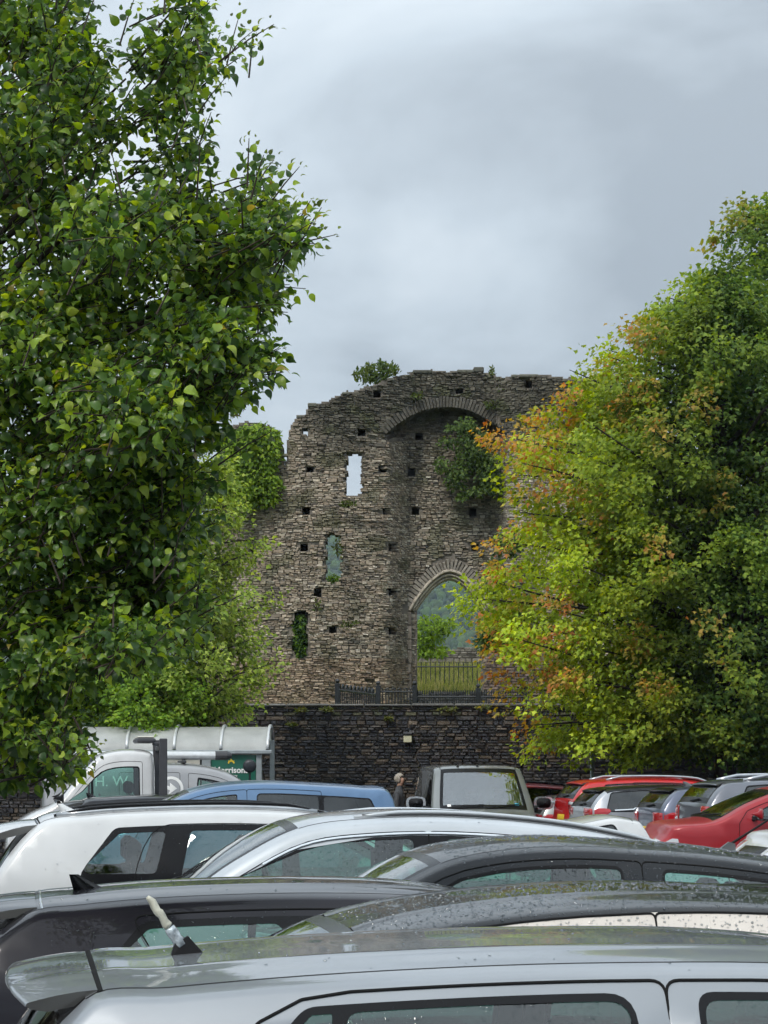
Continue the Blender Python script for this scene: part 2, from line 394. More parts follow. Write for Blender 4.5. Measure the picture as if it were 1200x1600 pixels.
def arch_top(px):                                      # underside of the big segmental arch
    t = (px - 697)/96.0
    return 637 + 44*abs(t)**2.1 if abs(t) <= 1 else None
def door_top(px, a=52, spring=952, rise=50, cx=703):   # pointed doorway
    t = abs(px - cx)/a
    if t > 1: return None
    return spring - rise*(1 - t**1.75)
def in_open(px, py):
    """0 solid, 1 through-opening"""
    if 541 + 2.0*math.sin(py*.3) <= px <= 566.5 + 1.2*math.sin(py*.5) and 706 <= py <= 775: return 1
    if 509 + 1.8*math.sin(py*.27) <= px <= 533 + 2.0*math.sin(py*.33+1) and 833 + 0.4*abs(px-518) <= py <= 912: return 1
    if 471.5 <= px <= 482 and 668 <= py <= 680: return 1
    d = door_top(px)
    if d is not None and py > d: return 1
    return 0
def inside(px, py):
    return py > top_y(px) and 318 < px < 1010 and not in_open(px, py)
def sm(a, b, x):
    t = min(1, max(0, (x-a)/(b-a))); return t*t*(3-2*t)
def face(px, py, holes=True):
    """depth of the wall face behind the plane DR, metres; negative is nearer"""
    dl = -1.5*math.sqrt(max(0.0, 1 - ((px-505)/150.0)**2)) if abs(px-505) < 150 else 0.0     # left round tower
    dr = -1.5*math.sqrt(max(0.0, 1 - ((px-915)/150.0)**2)) if abs(px-915) < 150 else 0.0     # right round tower
    d = min(dl, dr)
    if px < 380: d = min(d, -0.5)
    at_ = arch_top(px)
    if 601 < px < 793:
        if at_ is not None and py > at_:
            e = min(sm(602, 650, px) if py > 690 else sm(601, 618, px), sm(793, 772, px))
            d = d*(1-e) + 0.14*e
        else: d = min(d, -0.42)
    if not holes: return d
    if 459 + 2.5*math.sin(py*.21) <= px <= 480 + 2.5*math.sin(py*.17+1) and 953 + 0.05*(px-470)**2 <= py <= 1030 - .08*(px-470)**2: d += 0.7        # blind slit
    for x, y, w, h in PUT:
        if abs(px-x) < w*1.12 and abs(py-y) < h*1.12: return d + 0.75
    return d
RUIN = empty('castle_ruin', (0, 0, 0))
tag(RUIN, 'ruined grey stone castle gatehouse with a pointed doorway beyond the dark wall', 'castle ruin')
# core of mortar and rubble behind the face stones, cell by cell
CS = 3.0; nx = int((1012-316)/CS); ny = int((1130-576)/CS)
ins = np.zeros((nx, ny), bool); dep = np.zeros((nx, ny)); dep0 = np.zeros((nx, ny))
for i in range(nx):
    for j in range(ny):
        px, py = 316+(i+.5)*CS, 576+(j+.5)*CS
        jx, jy = px + 3*mnoise.noise(Vector((px*.11, py*.11, 0))), py + 2.5*mnoise.noise(Vector((px*.13, py*.13, 5)))
        ins[i, j] = inside(jx, jy+2.0); dep[i, j] = face(px, py) + 0.05; dep0[i, j] = face(px, py, False) + 0.05
core = MB(); YB = 1e9
def back(i, j): return DR + min(dep[i, j], dep0[i, j]) + .95
_kc = {}
def KS(px, py):
    k = (round(px*4), round(py*4))
    if k not in _kc: _kc[k] = (DR + face(px, py, False))/FPX
    return _kc[k]
def PX(px, py, y): s_ = KS(px, py); return ((px-600)*s_, y, EYE + (HOR-py)*s_)
def quad(a, b, c, d): core.add([a, b, c, d], [(0, 1, 2, 3)])
for i in range(nx):
    for j in range(ny):
        if not ins[i, j]: continue
        x0, x1, y0, y1 = 316+i*CS, 316+(i+1)*CS, 576+j*CS, 576+(j+1)*CS; f = DR+dep[i, j]; bk = back(i, j)
        quad(PX(x0, y1, f), PX(x1, y1, f), PX(x1, y0, f), PX(x0, y0, f))
        quad(PX(x1, y1, bk), PX(x0, y1, bk), PX(x0, y0, bk), PX(x1, y0, bk))
        for (di, dj, a, b) in ((-1, 0, (x0, y0), (x0, y1)), (1, 0, (x1, y1), (x1, y0)), (0, -1, (x1, y0), (x0, y0)), (0, 1, (x0, y1), (x1, y1))):
            ii, jj = i+di, j+dj
            o_ = ins[ii, jj] if 0 <= ii < nx and 0 <= jj < ny else False
            g_ = DR+dep[ii, jj] if o_ else bk
            if g_ > f + 1e-4: quad(PX(*a, g_), PX(*b, g_), PX(*b, f), PX(*a, f))
core.build('wall_core', M['mortar'], RUIN, recalc=False, weld=0.0005)
PAL = [(.36, .305, .245), (.28, .235, .188), (.45, .395, .325), (.18, .156, .132), (.32, .258, .20), (.375, .33, .275), (.56, .51, .44), (.125, .11, .096)]
def stone_col(px, py):
    c = np.array(PAL[random.choices(range(8), (6, 5, 4, 2, 5, 4, 1, 1))[0]]) * U(.98, 1.20) * np.array([1.0, .98, .94])
    n = mnoise.noise(Vector((px*.012, py*.012, 2))); n2 = mnoise.noise(Vector((px*.03, py*.03, 8)))
    k = sm(750, 640, py + 55*n + (0 if px < 700 else 5))                              # dark lichen on the upper courses
    c = c*(1-k*.9) + (np.array([.080, .076, .058])*U(.5, 1.7))*k*.92
    if px > 760 and py > 640: c = c*np.array([1.12, 1.14, 1.18])
    if 630 < px < 800 and 690 < py: c = c*np.array([.92, .96, .98])*1.05
    c = c*(1 - .30*sm(.05, .4, mnoise.noise(Vector((px*.06, py*.009, 21)))))          # damp streaks
    ms = sm(.10, .40, n2) * (1.0 if py < 900 else .6)
    c = c*(1-.55*ms) + np.array([.085, .095, .04])*.55*ms
    if py > 1030: c = c*np.array([.92, .84, .78])
    return tuple(c)
stones = []
def wav(px, k): return 3.0*mnoise.noise(Vector((px*.018, k*.05, 4))) + 1.3*mnoise.noise(Vector((px*.07, k*.11, 1)))
py = 566.0; k_ = 0
while py < 1134:
    ch = U(1.7, 3.2) if random.random() < .80 else U(3.8, 6.2)
    px = 316 + U(0, 8); k_ += 1
    while px < 1008:
        w = U(3.6, 10) if random.random() < .86 else U(10, 20)
        if ch > 3.7: w = max(w, 8)
        if random.random() < .04: px += U(2, 4); continue
        hs = ch*U(.70, 1.25)
        gr = abs(face(px+4, py) - face(px, py))/4
        if gr > .02: w = min(w, 4.5)
        cx, cy = px + w/2, py + ch/2 + wav(px, py*.35)
        ok = inside(cx, cy) and inside(cx-w*.42, cy) and inside(cx+w*.42, cy)
        if not ok and inside(cx, cy): w *= .5; cx = px+w/2; ok = inside(cx, cy)
        if ok:
            f0, f1, f2 = face(cx, cy), face(cx-w*.5, cy), face(cx+w*.5, cy)
            if max(f0, f1, f2) - min(f0, f1, f2) < .45 and not any(abs(cx-x) < ww+w*.4 and abs(cy-y) < hh+ch*.3 for x, y, ww, hh in PUT):
                d = door_top(cx, 77, 955, 90)
                if not (d is not None and cy > d and cy < 962):                      # room for the doorway's arch stones
                    at_ = arch_top(cx)
                    if not (at_ is not None and at_-19 < cy < at_+1 and abs(cx-697) < 92):
                        rz = math.atan2(f2-f1, w*SR)
                        ks = KS(cx, cy)
                        if ch > 3.7 and random.random() < .45:
                            for q in (-1, 1): stones.append(dict(x=(cx-600)*ks, z=EYE+(HOR-cy-q*ch*.25)*ks, w=w*SR*.96/max(.35, math.cos(rz)), h=ch*SR*.46, y=DR+f0-abs(random.gauss(0, .035)), d=.22, ry=random.gauss(0, .03), c=stone_col(cx, cy), rz=rz, vis=.3))
                        else: stones.append(dict(x=(cx-600)*ks, z=EYE+(HOR-cy)*ks, w=w*SR*.96/max(.35, math.cos(rz)), h=hs*SR*.93, y=DR+f0-abs(random.gauss(0, .024)), d=.22, ry=random.gauss(0, .035), c=stone_col(cx, cy), rz=rz,
                                           vis=(0.05 if px > 860 or py > 1098 or (px < 440 and py < 800) else 1)))
        px += w
    py += ch
lay(stones, RUIN, 'stone', 300)
# voussoirs of the big arch and of the doorway: radial stones, each a piece
def voussoirs(name, curve, n, thick, y0, dep_, colf, gap=.12):
    """curve(t) -> px,py of the intrados; stones stand on it along its normal"""
    for k in range(n):
        t0, t1 = (k+gap/2)/n, (k+1-gap/2)/n
        a, b = Vector(curve(t0)), Vector(curve(t1)); tg = (b-a).normalized(); nm = Vector((tg.y, -tg.x))
        h = thick*U(.85, 1.1)
        cs = [a, b, b+nm*h*1.0, a+nm*h*1.0]
        yq = (y0(a.x, a.y) if callable(y0) else y0); kq = (DR+yq)/FPX
        cs = [((p.x-600)*kq, EYE+(HOR-p.y)*kq) for p in cs]
        yq = (y0(a.x, a.y) if callable(y0) else y0)
        vs, fs = stone_shape(cs, DR+yq-U(0, .05), dep_, .08, .03)
        mb = MB(); mb.add(vs, fs, 0, colf(a.x, a.y-5)); mb.build(name, M['stone'], RUIN)
def big_arch(t):
    px = 603 + (790-603)*t; return (px, arch_top(min(max(px, 601.5), 792.5)))
voussoirs('arch_stone', big_arch, 40, 18, lambda x, y: face(x, y-12, False)-.06, .6, lambda x, y: tuple(np.array((.095, .088, .072))*U(.75, 1.3)))
def soffit_curve(a, rise, spring, cx=703):
    def c(t):
        px = cx - a + 2*a*t; return (px, spring - rise*(1-abs(px-cx)**1.75/a**1.75))
    return c
voussoirs('arch_stone', soffit_curve(66, 66, 957), 34, 17, .04, .4, lambda x, y: tuple(np.array((.27, .243, .205))*U(.78, 1.18)))
# moulded orders of the pointed doorway: swept bands with jambs
for k, (a, rise, yy, wd, col) in enumerate(((61, 60, -.02, 5.5, 1.0), (56.5, 54.5, .07, 4.5, .8), (52.5, 50, .16, 4.0, .95))):
    cv = soffit_curve(a, rise, 955); pts = [cv(i/28) for i in range(29)]
    nseg = 7
    for sgm in range(nseg):                             # each order is cut into dressed blocks
        mb = MB(); i0, i1 = sgm*4, sgm*4+4; ring = []
        for i in range(i0, i1+1):
            p = Vector(pts[i]); q = Vector(pts[min(i+1, 28)]) - Vector(pts[max(i-1, 0)]); q.normalize(); nm = Vector((q.y, -q.x))
            sh = .10 if i in (i0,) else (-.10 if i == i1 else 0)
            p = p + q*sh*6*.5
            o1 = p + nm*wd
            ring.append([PX(p.x, p.y, DR+yy+.5), PX(p.x, p.y, DR+yy+.06), PX(*(p+nm*wd*.3), DR+yy), PX(*(p+nm*wd*.7), DR+yy), PX(*o1, DR+yy+.06), PX(*o1, DR+yy+.5)])
        vs = [v for r in ring for v in r]; n6 = 6
        fs = [(i*n6+q, i*n6+q+1, (i+1)*n6+q+1, (i+1)*n6+q) for i in range(len(ring)-1) for q in range(5)]
        fs += [tuple(range(6)), tuple((len(ring)-1)*6+q for q in range(6))]
        mb.add(vs, fs); mb.build('arch_moulding', M['pale_stone'], RUIN)
    if k in (0, 2):
        for sx in (-1, 1):
            y = 956
            while y < (1000 if sx > 0 else 1085):
                h = U(14, 26); mb = MB(); cx = 703 + sx*(a+wd/2-.5); q = U(0, 1.6)
                p0 = PX(cx-wd/2-q, y+h-.8, DR+yy); p1 = PX(cx+wd/2+q, y+.4, DR+yy+.5)
                x_0, x_1 = sorted((p0[0], p1[0])); mb.bevbox((x_0, p0[1], p0[2]), (x_1, p1[1], p1[2]), .02, 0, tuple(np.array((.25, .215, .18))*U(.5, 1.1))); mb.build('jamb_stone', M['stone'], RUIN); y += h
# loose capping stones along the broken top
for px, w, h in ((610, 12, 4), (660, 30, 4.5), (672, 16, 3), (727, 26, 4), (748, 16, 7), (488, 14, 5), (804, 9, 4), (826, 30, 4), (468, 9, 4), (540, 12, 3), (700, 20, 3)):
    mb = MB(); p = PX(px, top_y(px)+1.5, DR+face(px, 640))
    mb.bevbox((p[0]-w*SR/2, p[1]-.05, p[2]-.02), (p[0]+w*SR/2, p[1]+.6, p[2]+h*SR), .025, 0, tuple(np.array((.10, .10, .08))*U(.7, 1.4))); mb.build('capping_stone', M['stone'], RUIN)

# low rubble wall across the castle yard and the rubble in the gate
def rubble(name, label, px0, px1, y0, y1, D, colf, chs, ws, thick, topf=None, nsing=60, cat='wall', kind='stone', xr=None, core_mat='mortar', zmin=None, group=None):
    """a free-standing wall of coursed stones; pixel extents at distance D"""
    S = D/FPX; root = empty(name, (0, 0, 0)); tag(root, label, cat, group)
    st = []; py = y0
    tp = topf or (lambda x: y0)
    while py < y1:
        ch = U(*chs); px = px0 + U(-4, 4)
        if random.random() < .12: ch *= 1.6
        while px < px1:
            w = U(*ws) * (1.6 if random.random() < .1 else 1); cx, cy = px+w/2, py+ch/2
            if cy > tp(cx) and px+w < px1+3:
                st.append(dict(x=(cx-600)*S, z=EYE+(HOR-cy)*S, w=w*S*.96, h=ch*S*.90, y=D-U(.01, .05), d=.2, c=colf(cx, cy)))
            px += w
        py += ch
    lay(st, root, kind, nsing)
    cb = MB(); n = 40
    for i in range(n):
        xa, xb = px0+(px1-px0)*i/n, px0+(px1-px0)*(i+1)/n; ta = max(tp(xa), tp(xb))+2
        cb.add([((x-600)*S, yy, z) for yy in (D+.035, D+thick) for x, z in ((xa, EYE+(HOR-y1)*S), (xb, EYE+(HOR-y1)*S), (xb, EYE+(HOR-ta)*S), (xa, EYE+(HOR-ta)*S))],
               [(0, 1, 2, 3), (7, 6, 5, 4), (3, 2, 6, 7), (0, 4, 5, 1), (0, 3, 7, 4), (1, 5, 6, 2)])
    cb.build('wall_core', M[core_mat], root, recalc=False)
    return root
rubble('yard_wall', 'low crumbling grey wall across the castle yard behind the doorway', 600, 830, 1011, 1046, 86, lambda x, y: tuple(np.array((.20, .18, .15))*U(.6, 1.3)), (3, 5), (6, 14), .8, lambda x: 1013+2.5*math.sin(x*.11)+1.5*math.sin(x*.31), 40)
rubble('gate_rubble', 'low dark stone kerb wall under the doorway of the castle', 640, 760, 1080, 1112, 60, lambda x, y: tuple(np.array((.075, .072, .068))*U(.5, 1.6)), (4, 6), (6, 13), .6, lambda x: 1081+2*math.sin(x*.2), 30)
rubble('broken_wall', 'broken purple brown stone wall right of the pointed doorway', 757, 905, 1020, 1125, 62.6, lambda x, y: tuple(np.array((.17, .125, .105))*U(.6, 1.4)), (3.5, 5.5), (7, 17), .9, lambda x: 1022+6*math.sin(x*.07)+2*math.sin(x*.4)-.05*(x-757)+max(0, 766-x)*2, 60)

# ------------------------------------------------------------------ dark perimeter wall
DW = 46.0
def slate_col(x, y):
    n = mnoise.noise(Vector((x*.02, y*.04, 0)))
    c = np.array(random.choice([(.030, .031, .036), (.022, .022, .027), (.045, .043, .043), (.062, .054, .047), (.036, .033, .034), (.09, .072, .056)]))*U(.95, 1.7)
    if n > .25: c = c*1.25
    if y < 1118 and random.random() < .25: c = c*.6+np.array([.05, .055, .02])
    return tuple(c)
PW = rubble('perimeter_wall', 'long wall of blackish slate stones with flat coping behind the parked cars', -150, 1500, 1104, 1345, DW, slate_col, (60, 80), (300, 400), .5, None, 0, 'wall', 'slate', core_mat='mortar_pale')
slate_rows = 0
for o in list(PW.children):
    if o.name.startswith('masonry'): bpy.data.objects.remove(o)
SW = DW/FPX; st = []; py = 1104
while py < 1340:
    ch = U(3.4, 6.0); px = -150 + U(-8, 0)
    if random.random() < .12: ch *= 1.5
    while px < 1500:
        w = U(7, 21)*(1.5 if random.random() < .1 else 1); cx, cy = px+w/2, py+ch/2
        v = 1 if 405 < cx < 1200 and cy < 1215 and (cx < 830 or cy > 1165) else .05
        st.append(dict(x=(cx-600)*SW, z=EYE+(HOR-cy)*SW, w=(w-.9)*SW, h=(ch-.85)*SW*U(.88, 1.08), y=DW-U(.01, .05), d=.2, c=slate_col(cx, cy), vis=v)); px += w
    py += ch
lay(st, PW, 'slate', 300)
mb = MB(); px = -150
while px < 1500:
    w = U(50, 80); mb = MB(); a = PX(0, 0, 0)
    mb.bevbox(((px-600)*SW, DW-.08, EYE+(HOR-1104)*SW), ((px+w-1.2-600)*SW, DW+.56, EYE+(HOR-1099.5+U(-1.0, 1.0))*SW), .02, 0, tuple(np.array((.16, .155, .145))*U(.7, 1.2))); mb.build('coping_stone', M['stone'], PW); px += w
# bulkhead lamp on the wall
L_ = empty('wall_lamp', at(637, 1153, DW-.1)); tag(L_, 'small pale square lamp fixed to the dark slate wall', 'lamp')
M['lamp_pale'] = plain('lamp_diffuser', (.62, .60, .42), .5); M['lamp_dark'] = plain('lamp_hood', (.05, .05, .055), .5)
mb = MB(); mb.bevbox((-.085, -.10, -.10), (.085, .06, .055), .015); mb.build('diffuser', M['lamp_pale'], L_)
mb = MB(); mb.bevbox((-.095, -.13, .06), (.095, .06, .11), .015); mb.build('hood', M['lamp_dark'], L_)
# small weeds growing out of the wall are built with the foliage

# ------------------------------------------------------------------ railings
def bar(parent, p0, p1, r, name='bar', n=6):
    mb = MB(); mb.tube([p0, p1], r, n); return mb.build(name, M['iron'], parent)
def railing(name, label, P0, P1, z0, z1, n, bow=False, posts=(True, True), r=.015):
    root = empty(name, (0, 0, 0)); tag(root, label, 'railing')
    P0, P1 = Vector(P0), Vector(P1); u = (P1-P0).normalized()
    for k in range(n+1):
        p = P0 + (P1-P0)*(k+.5)/(n+1)
        bar(root, (p.x, p.y, z0), (p.x, p.y, z1 if bow else z1+.05), r)
    if bow:
        for k in range(0, n, 2):                        # hoops join neighbouring bars
            a = P0 + (P1-P0)*(k+.5)/(n+1); b = P0 + (P1-P0)*(k+1.5)/(n+1); c = (a+b)/2; h = (b-a).length/2; mb = MB()
            mb.tube([(c.x-u.x*h*math.cos(q), c.y-u.y*h*math.cos(q), z1+h*1.1*math.sin(q)) for q in np.linspace(0, math.pi, 9)], r*1.15, 6); mb.build('hoop', M['iron'], root)
    for z in (z0+.12, z1-.04 if bow else z1-.10): mb = MB(); mb.tube([(P0.x, P0.y, z), (P1.x, P1.y, z)], r*1.5, 6); mb.build('rail', M['iron'], root)
    for q, p in zip(posts, (P0, P1)):
        if q:
            mb = MB(); mb.bevbox((p.x-.055, p.y-.055, z0-.4), (p.x+.055, p.y+.055, z1+.10), .01); po = mb.build('post', M['iron'], root)
            mb = MB(); mb.lathe([(.0, z1+.21), (.035, z1+.19), (.05, z1+.155), (.035, z1+.12), (.02, z1+.10)], 10, 'Z'); mb.v = [(x+p.x, y+p.y, z) for x, y, z in mb.v]; mb.build('finial', M['iron'], po)
    return root
DF = 51.0
def fx(px, D=DF): return ((px-600)/FPX*D, D, 0)
zt = at(0, 1078, DF).z; zb0 = 2.9
railing('gate_leaf', 'dark gate leaf standing open and angled, left end of the railings', fx(527, 50.2), fx(588, 53.4), zb0, at(0, 1077, 51).z, 20, True, (True, False), .019)
railing('bow_top_railing', 'dark bow-top railing panel between the open gate leaf and the doorway', fx(591), fx(648), zb0, zt, 11, True, (True, True))
railing('plain_railing', 'dark straight railing panel in front of the castle doorway', fx(651), fx(747), zb0, at(0, 1082, DF).z, 26, False, (False, True))
railing('tall_railing', 'tall thin iron railing standing in grass inside the castle doorway', fx(640, 73), fx(764, 73), at(0, 1096, 73).z, at(0, 1037, 73).z, 16, False, (False, False), .016)
railing('side_railing', 'dark railing panel partly behind the maple right of the doorway', fx(751), fx(822), zb0, at(0, 1082, DF).z, 18, False, (False, True))

# ------------------------------------------------------------------ trolley shelter
DS = 40.0
M['alu'] = plain('white_aluminium', (.62, .64, .65), .4, .3, coat=.3); M['grey_alu'] = plain('grey_frame', (.30, .33, .34), .45, .3)
M['green'] = plain('sign_green', (.005, .10, .062), .4, coat=.4); M['white'] = plain('sign_white', (.8, .8, .78), .5, amp=.03); M['yellow'] = plain('sign_yellow', (.75, .55, .03), .5, amp=.03)
M['cream'] = plain('cream_panel', (.52, .50, .43), .5)
m, t, p = nmat('polycarbonate'); c, nz = noisy(t, (.66, .68, .66), .14, 2.5); t.links.new(c, p.inputs['Base Color']); setin(p, Roughness=.35)
tr = N(t, 'ShaderNodeBsdfTranslucent'); t.links.new(c, tr.inputs[0]); mxn = N(t, 'ShaderNodeMixShader'); mxn.inputs[0].default_value = .45
t.links.new(p.outputs[0], mxn.inputs[1]); t.links.new(tr.outputs[0], mxn.inputs[2]); t.links.new(mxn.outputs[0], t.nodes['Material Output'].inputs[0]); M['poly'] = m
SH = empty('trolley_shelter', at(420, HOR, DS)*1.0); SH.location.z = 0; tag(SH, 'shelter with curved translucent roof panels and green sign below the trees', 'shelter')
sx0 = SH.location.x
ribs = [418, 345, 272, 198, 125]; zE = at(0, 1172, DS).z; RW = 1.05; RH = at(0, 1134, DS).z - zE
def barrel(u): return (RW*(1-math.cos(u*math.pi/2))*1.0 + 0.0, RH*math.sin(u*math.pi/2))   # depth from the front eave, rise
for k, px in enumerate(ribs):
    x = (px-600)/FPX*DS - sx0; mb = MB()
    prof = [barrel(u) for u in np.linspace(0, 1, 9)] + [(RW*2-d, z) for d, z in [barrel(u) for u in np.linspace(1, .3, 6)]]
    mb.tube([(x, d, zE+z+.02) for d, z in prof], .030, 8); mb.build('rib', M['alu'], SH, smooth=True)
    mb = MB(); mb.bevbox((x-.045, RW*1.55, 0), (x+.045, RW*1.55+.09, zE+.2), .01); mb.build('post', M['grey_alu'], SH)
    if k < len(ribs)-1:
        x1 = (ribs[k+1]-600)/FPX*DS - sx0; mb = MB(); n = len(prof)
        mb.add([(xx, d, zE+z) for d, z in prof for xx in (x-.03, x1+.03)], [(2*i, 2*i+1, 2*i+3, 2*i+2) for i in range(n-1)]); mb.build('roof_panel', M['poly'], SH, smooth=True)
xL = (ribs[-1]-600)/FPX*DS - sx0
mb = MB(); mb.bevbox((xL-.05, -.05, zE-.07), (.06, .04, zE+.0), .012); mb.build('eave_beam', M['grey_alu'], SH)
mb = MB(); mb.bevbox(((400-600)/FPX*DS-sx0, .02, 0), ((409-600)/FPX*DS-sx0, .12, zE-.075), .01); mb.build('post', M['grey_alu'], SH)
a, b = (330-600)/FPX*DS-sx0, (399.5-600)/FPX*DS-sx0
mb = MB(); mb.bevbox((a, .04, zE-1.3), (b, .09, zE-.08), .006); SG = mb.build('sign_panel', M['green'], SH)
mb = MB(); mb.bevbox(((315-600)/FPX*DS-sx0, .03, .3), ((329-600)/FPX*DS-sx0, .11, zE-.08), .006); mb.build('post', M['grey_alu'], SH)
for q in range(3):
    x0_, x1_ = [(312-q*62-600)/FPX*DS-sx0, (254-q*62-600)/FPX*DS-sx0]
    mb = MB(); mb.bevbox((x1_, .05, .3), (x0_, .08, zE-.08), .006); mb.build('side_panel', M['cream'], SH)
def text(s, size, loc, mat, parent, name='lettering', rot=(math.pi/2, 0, 0), align='CENTER', ext=.003, offset=0.0):
    cu = bpy.data.curves.new(name, 'FONT'); cu.body = s; cu.size = size; cu.align_x = align; cu.extrude = ext; cu.materials.append(mat); cu.resolution_u = 4
    cu.offset = offset
    tmp = bpy.data.objects.new('t', cu); COL.objects.link(tmp); bpy.context.view_layer.update()
    me = bpy.data.meshes.new_from_object(tmp.evaluated_get(bpy.context.evaluated_depsgraph_get())); bpy.data.objects.remove(tmp)
    o = bpy.data.objects.new(name, me); o.location = loc; o.rotation_euler = rot; return link(o, parent)
lx = (361-600)/FPX*DS - sx0
tx = text('Morrisons', .148, (lx, .033, at(0, 1207.5, DS).z), M['white'], SG, offset=.004)
text('Since 1899', .05, (lx, .033, at(0, 1214, DS).z), M['white'], SG)
for a_, l_ in ((-40, .05), (0, .065), (40, .05), (-65, .035), (65, .035), (-20, .04), (20, .04)):     # leaf-shaped yellow emblem above the name
    mb = MB(); q = math.radians(a_); d = Vector((math.sin(q), 0, math.cos(q))); nrm = Vector((d.z, 0, -d.x)); o = Vector((lx+.0, .032, at(0, 1193.8, DS).z)) + d*.035
    mb.add([tuple(o), tuple(o+d*l_*.5+nrm*.016), tuple(o+d*l_), tuple(o+d*l_*.5-nrm*.016)] + [tuple(v+Vector((0, .004, 0))) for v in (o, o+d*l_*.5+nrm*.016, o+d*l_, o+d*l_*.5-nrm*.016)], [(0, 1, 2, 3), (7, 6, 5, 4), (0, 4, 5, 1), (1, 5, 6, 2), (2, 6, 7, 3), (3, 7, 4, 0)])
    mb.build('emblem_leaf', M['yellow'], SG)

# posts and the round mirror
PM = empty('round_mirror', (at(390, 0, 39.55).x, 39.55, 0)); tag(PM, 'black round traffic mirror on a thin post in front of the green sign', 'mirror')
mb = MB(); z = at(0, 1197, 39.55).z; mb.lathe([(0, -.03), (.07, -.028), (.115, -.01), (.12, .01), (.11, .03), (0, .035)], 20, 'Y'); mb.v = [(x, y, q+z) for x, y, q in mb.v]; mb.build('mirror_disc', M['iron'], PM, smooth=True)
bar(PM, (0, .05, 0), (0, .05, z), .022, 'post')
SPn = empty('sign_post', (at(925, 0, 42).x, 42, 0)); tag(SPn, 'grey metal post with a small white sign under the maple', 'sign post')
M['galv'] = plain('galvanised', (.32, .36, .36), .45, .5)
mb = MB(); mb.tube([(0, 0, 0), (0, 0, at(0, 1150, 42).z)], .035, 10); mb.build('post', M['galv'], SPn, smooth=True)
mb = MB(); z = at(0, 1158, 42).z; mb.bevbox((-.13, -.06, z-.12), (.01, -.04, z+.09), .005); mb.build('sign_plate', M['white'], SPn)
bp = empty('dark_post', (at(1146, 0, 44.5).x, 44.5, 0)); tag(bp, 'thin dark post beside the maple trunk', 'post'); mb = MB(); mb.bevbox((-.05, -.05, 0), (.05, .05, at(0, 1160, 44.5).z), .01); mb.build('shaft', M['iron'], bp)
bp = empty('ball_bollard', (at(1127, 0, 44).x, 44, 0)); tag(bp, 'dark bollard with a pale ball top beside the maple trunk', 'bollard')
zq = at(0, 1208, 44).z; mb = MB(); mb.tube([(0, 0, 0), (0, 0, zq-.04)], .03, 10); mb.build('shaft', M['iron'], bp); mb = MB(); mb.lathe([(.001, zq-.05), (.035, zq-.035), (.05, zq), (.035, zq+.035), (.001, zq+.05)], 14, 'Z'); mb.build('ball', M['alu'], bp, smooth=True)
# ------------------------------------------------------------------ vehicles
M['black_trim'] = plain('black_trim', (.010, .010, .011), .6, amp=.1, spec=.18); M['black_gloss'] = plain('gloss_black', (.006, .006, .007), .25, amp=.1, spec=.22)
M['rubber'] = plain('rubber', (.012, .012, .012), .8, spec=.1); M['tyre'] = plain('tyre', (.02, .02, .02), .85); M['rim'] = plain('alloy', (.45, .46, .47), .3, .8)
M['chrome'] = plain('chrome', (.72, .74, .75), .12, .9, amp=.05); M['seat'] = plain('seat_cloth', (.035, .035, .038), .9); M['dash'] = plain('dashboard', (.03, .03, .032), .7)
M['lamp_red'] = plain('tail_lamp', (.42, .008, .012), .12, coat=1.0); M['lamp_clear'] = plain('clear_lamp', (.75, .76, .78), .1, .35, coat=1.0)
M['plate_y'] = plain('plate_yellow', (.72, .50, .03), .5, amp=.1, scale=60); M['grey_plastic'] = plain('grey_plastic', (.10, .105, .11), .5)
M['glass'] = glass_mat('glass', (.50, .78, .70), drops=.25); M['glass_wet'] = glass_mat('wet_glass', (.46, .74, .66), drops=.7, base=.08, scale=70)
M['glass_dark'] = glass_mat('tinted_glass', (.10, .11, .115), base=.05); M['screen'] = glass_mat('windscreen_glass', (.62, .78, .74), base=.20, refl=1.0, drops=.12)
M['water'] = glass_mat('rain_water', (.82, .85, .87), refl=1.0, base=.06)
M['strut_silver'] = plain('silver_rail', (.50, .52, .54), .28, .8)
def catmull(P, n=6):
    """P rows of floats; returns dense points and the control index of every segment"""
    P = [np.array(p, float) for p in P]; outp = []; seg = []
    for i in range(len(P)-1):
        p0, p1, p2, p3 = P[max(i-1, 0)], P[i], P[i+1], P[min(i+2, len(P)-1)]
        l = np.linalg.norm(p2-p1); a = np.linalg.norm(p2-p0) or 1; b = np.linalg.norm(p3-p1) or 1
        m1 = (p2-p0)/a*l; m2 = (p3-p1)/b*l
        for k in range(n):
            t = k/n; t2, t3 = t*t, t*t*t
            outp.append((2*t3-3*t2+1)*p1 + (t3-2*t2+t)*m1 + (-2*t3+3*t2)*p2 + (t3-t2)*m2); seg.append(i)
    outp.append(P[-1]); return np.array(outp), seg
def chaikin(poly, it=2, r=.25):
    for _ in range(it):
        q = []
        for i in range(len(poly)):
            a, b = Vector(poly[i]), Vector(poly[(i+1) % len(poly)]); q += [tuple(a*(1-r)+b*r), tuple(a*r+b*(1-r))]
        poly = q
    return poly
def fillet(pts, r, n=5):
    """round the corners of a polygon with a given radius"""
    out_ = []; m_ = len(pts)
    for i in range(m_):
        a, b, c = Vector(pts[i-1]), Vector(pts[i]), Vector(pts[(i+1) % m_]); u, v = a-b, c-b
        if u.length < 1e-6 or v.length < 1e-6: continue
        turn = math.pi - u.angle(v)
        if turn < .22: out_.append(tuple(b)); continue
        k = min(r*math.tan(turn/2), u.length*.48, v.length*.48); p, q = b+u.normalized()*k, b+v.normalized()*k
        for j in range(n+1): t = j/n; out_.append(tuple(p*(1-t)**2 + b*2*t*(1-t) + q*t*t))
    return out_
TS = [0, .2, .36, .44, .48, .52, .60, .70, .78, .845, .865, .92, .955, .98, 1.0]
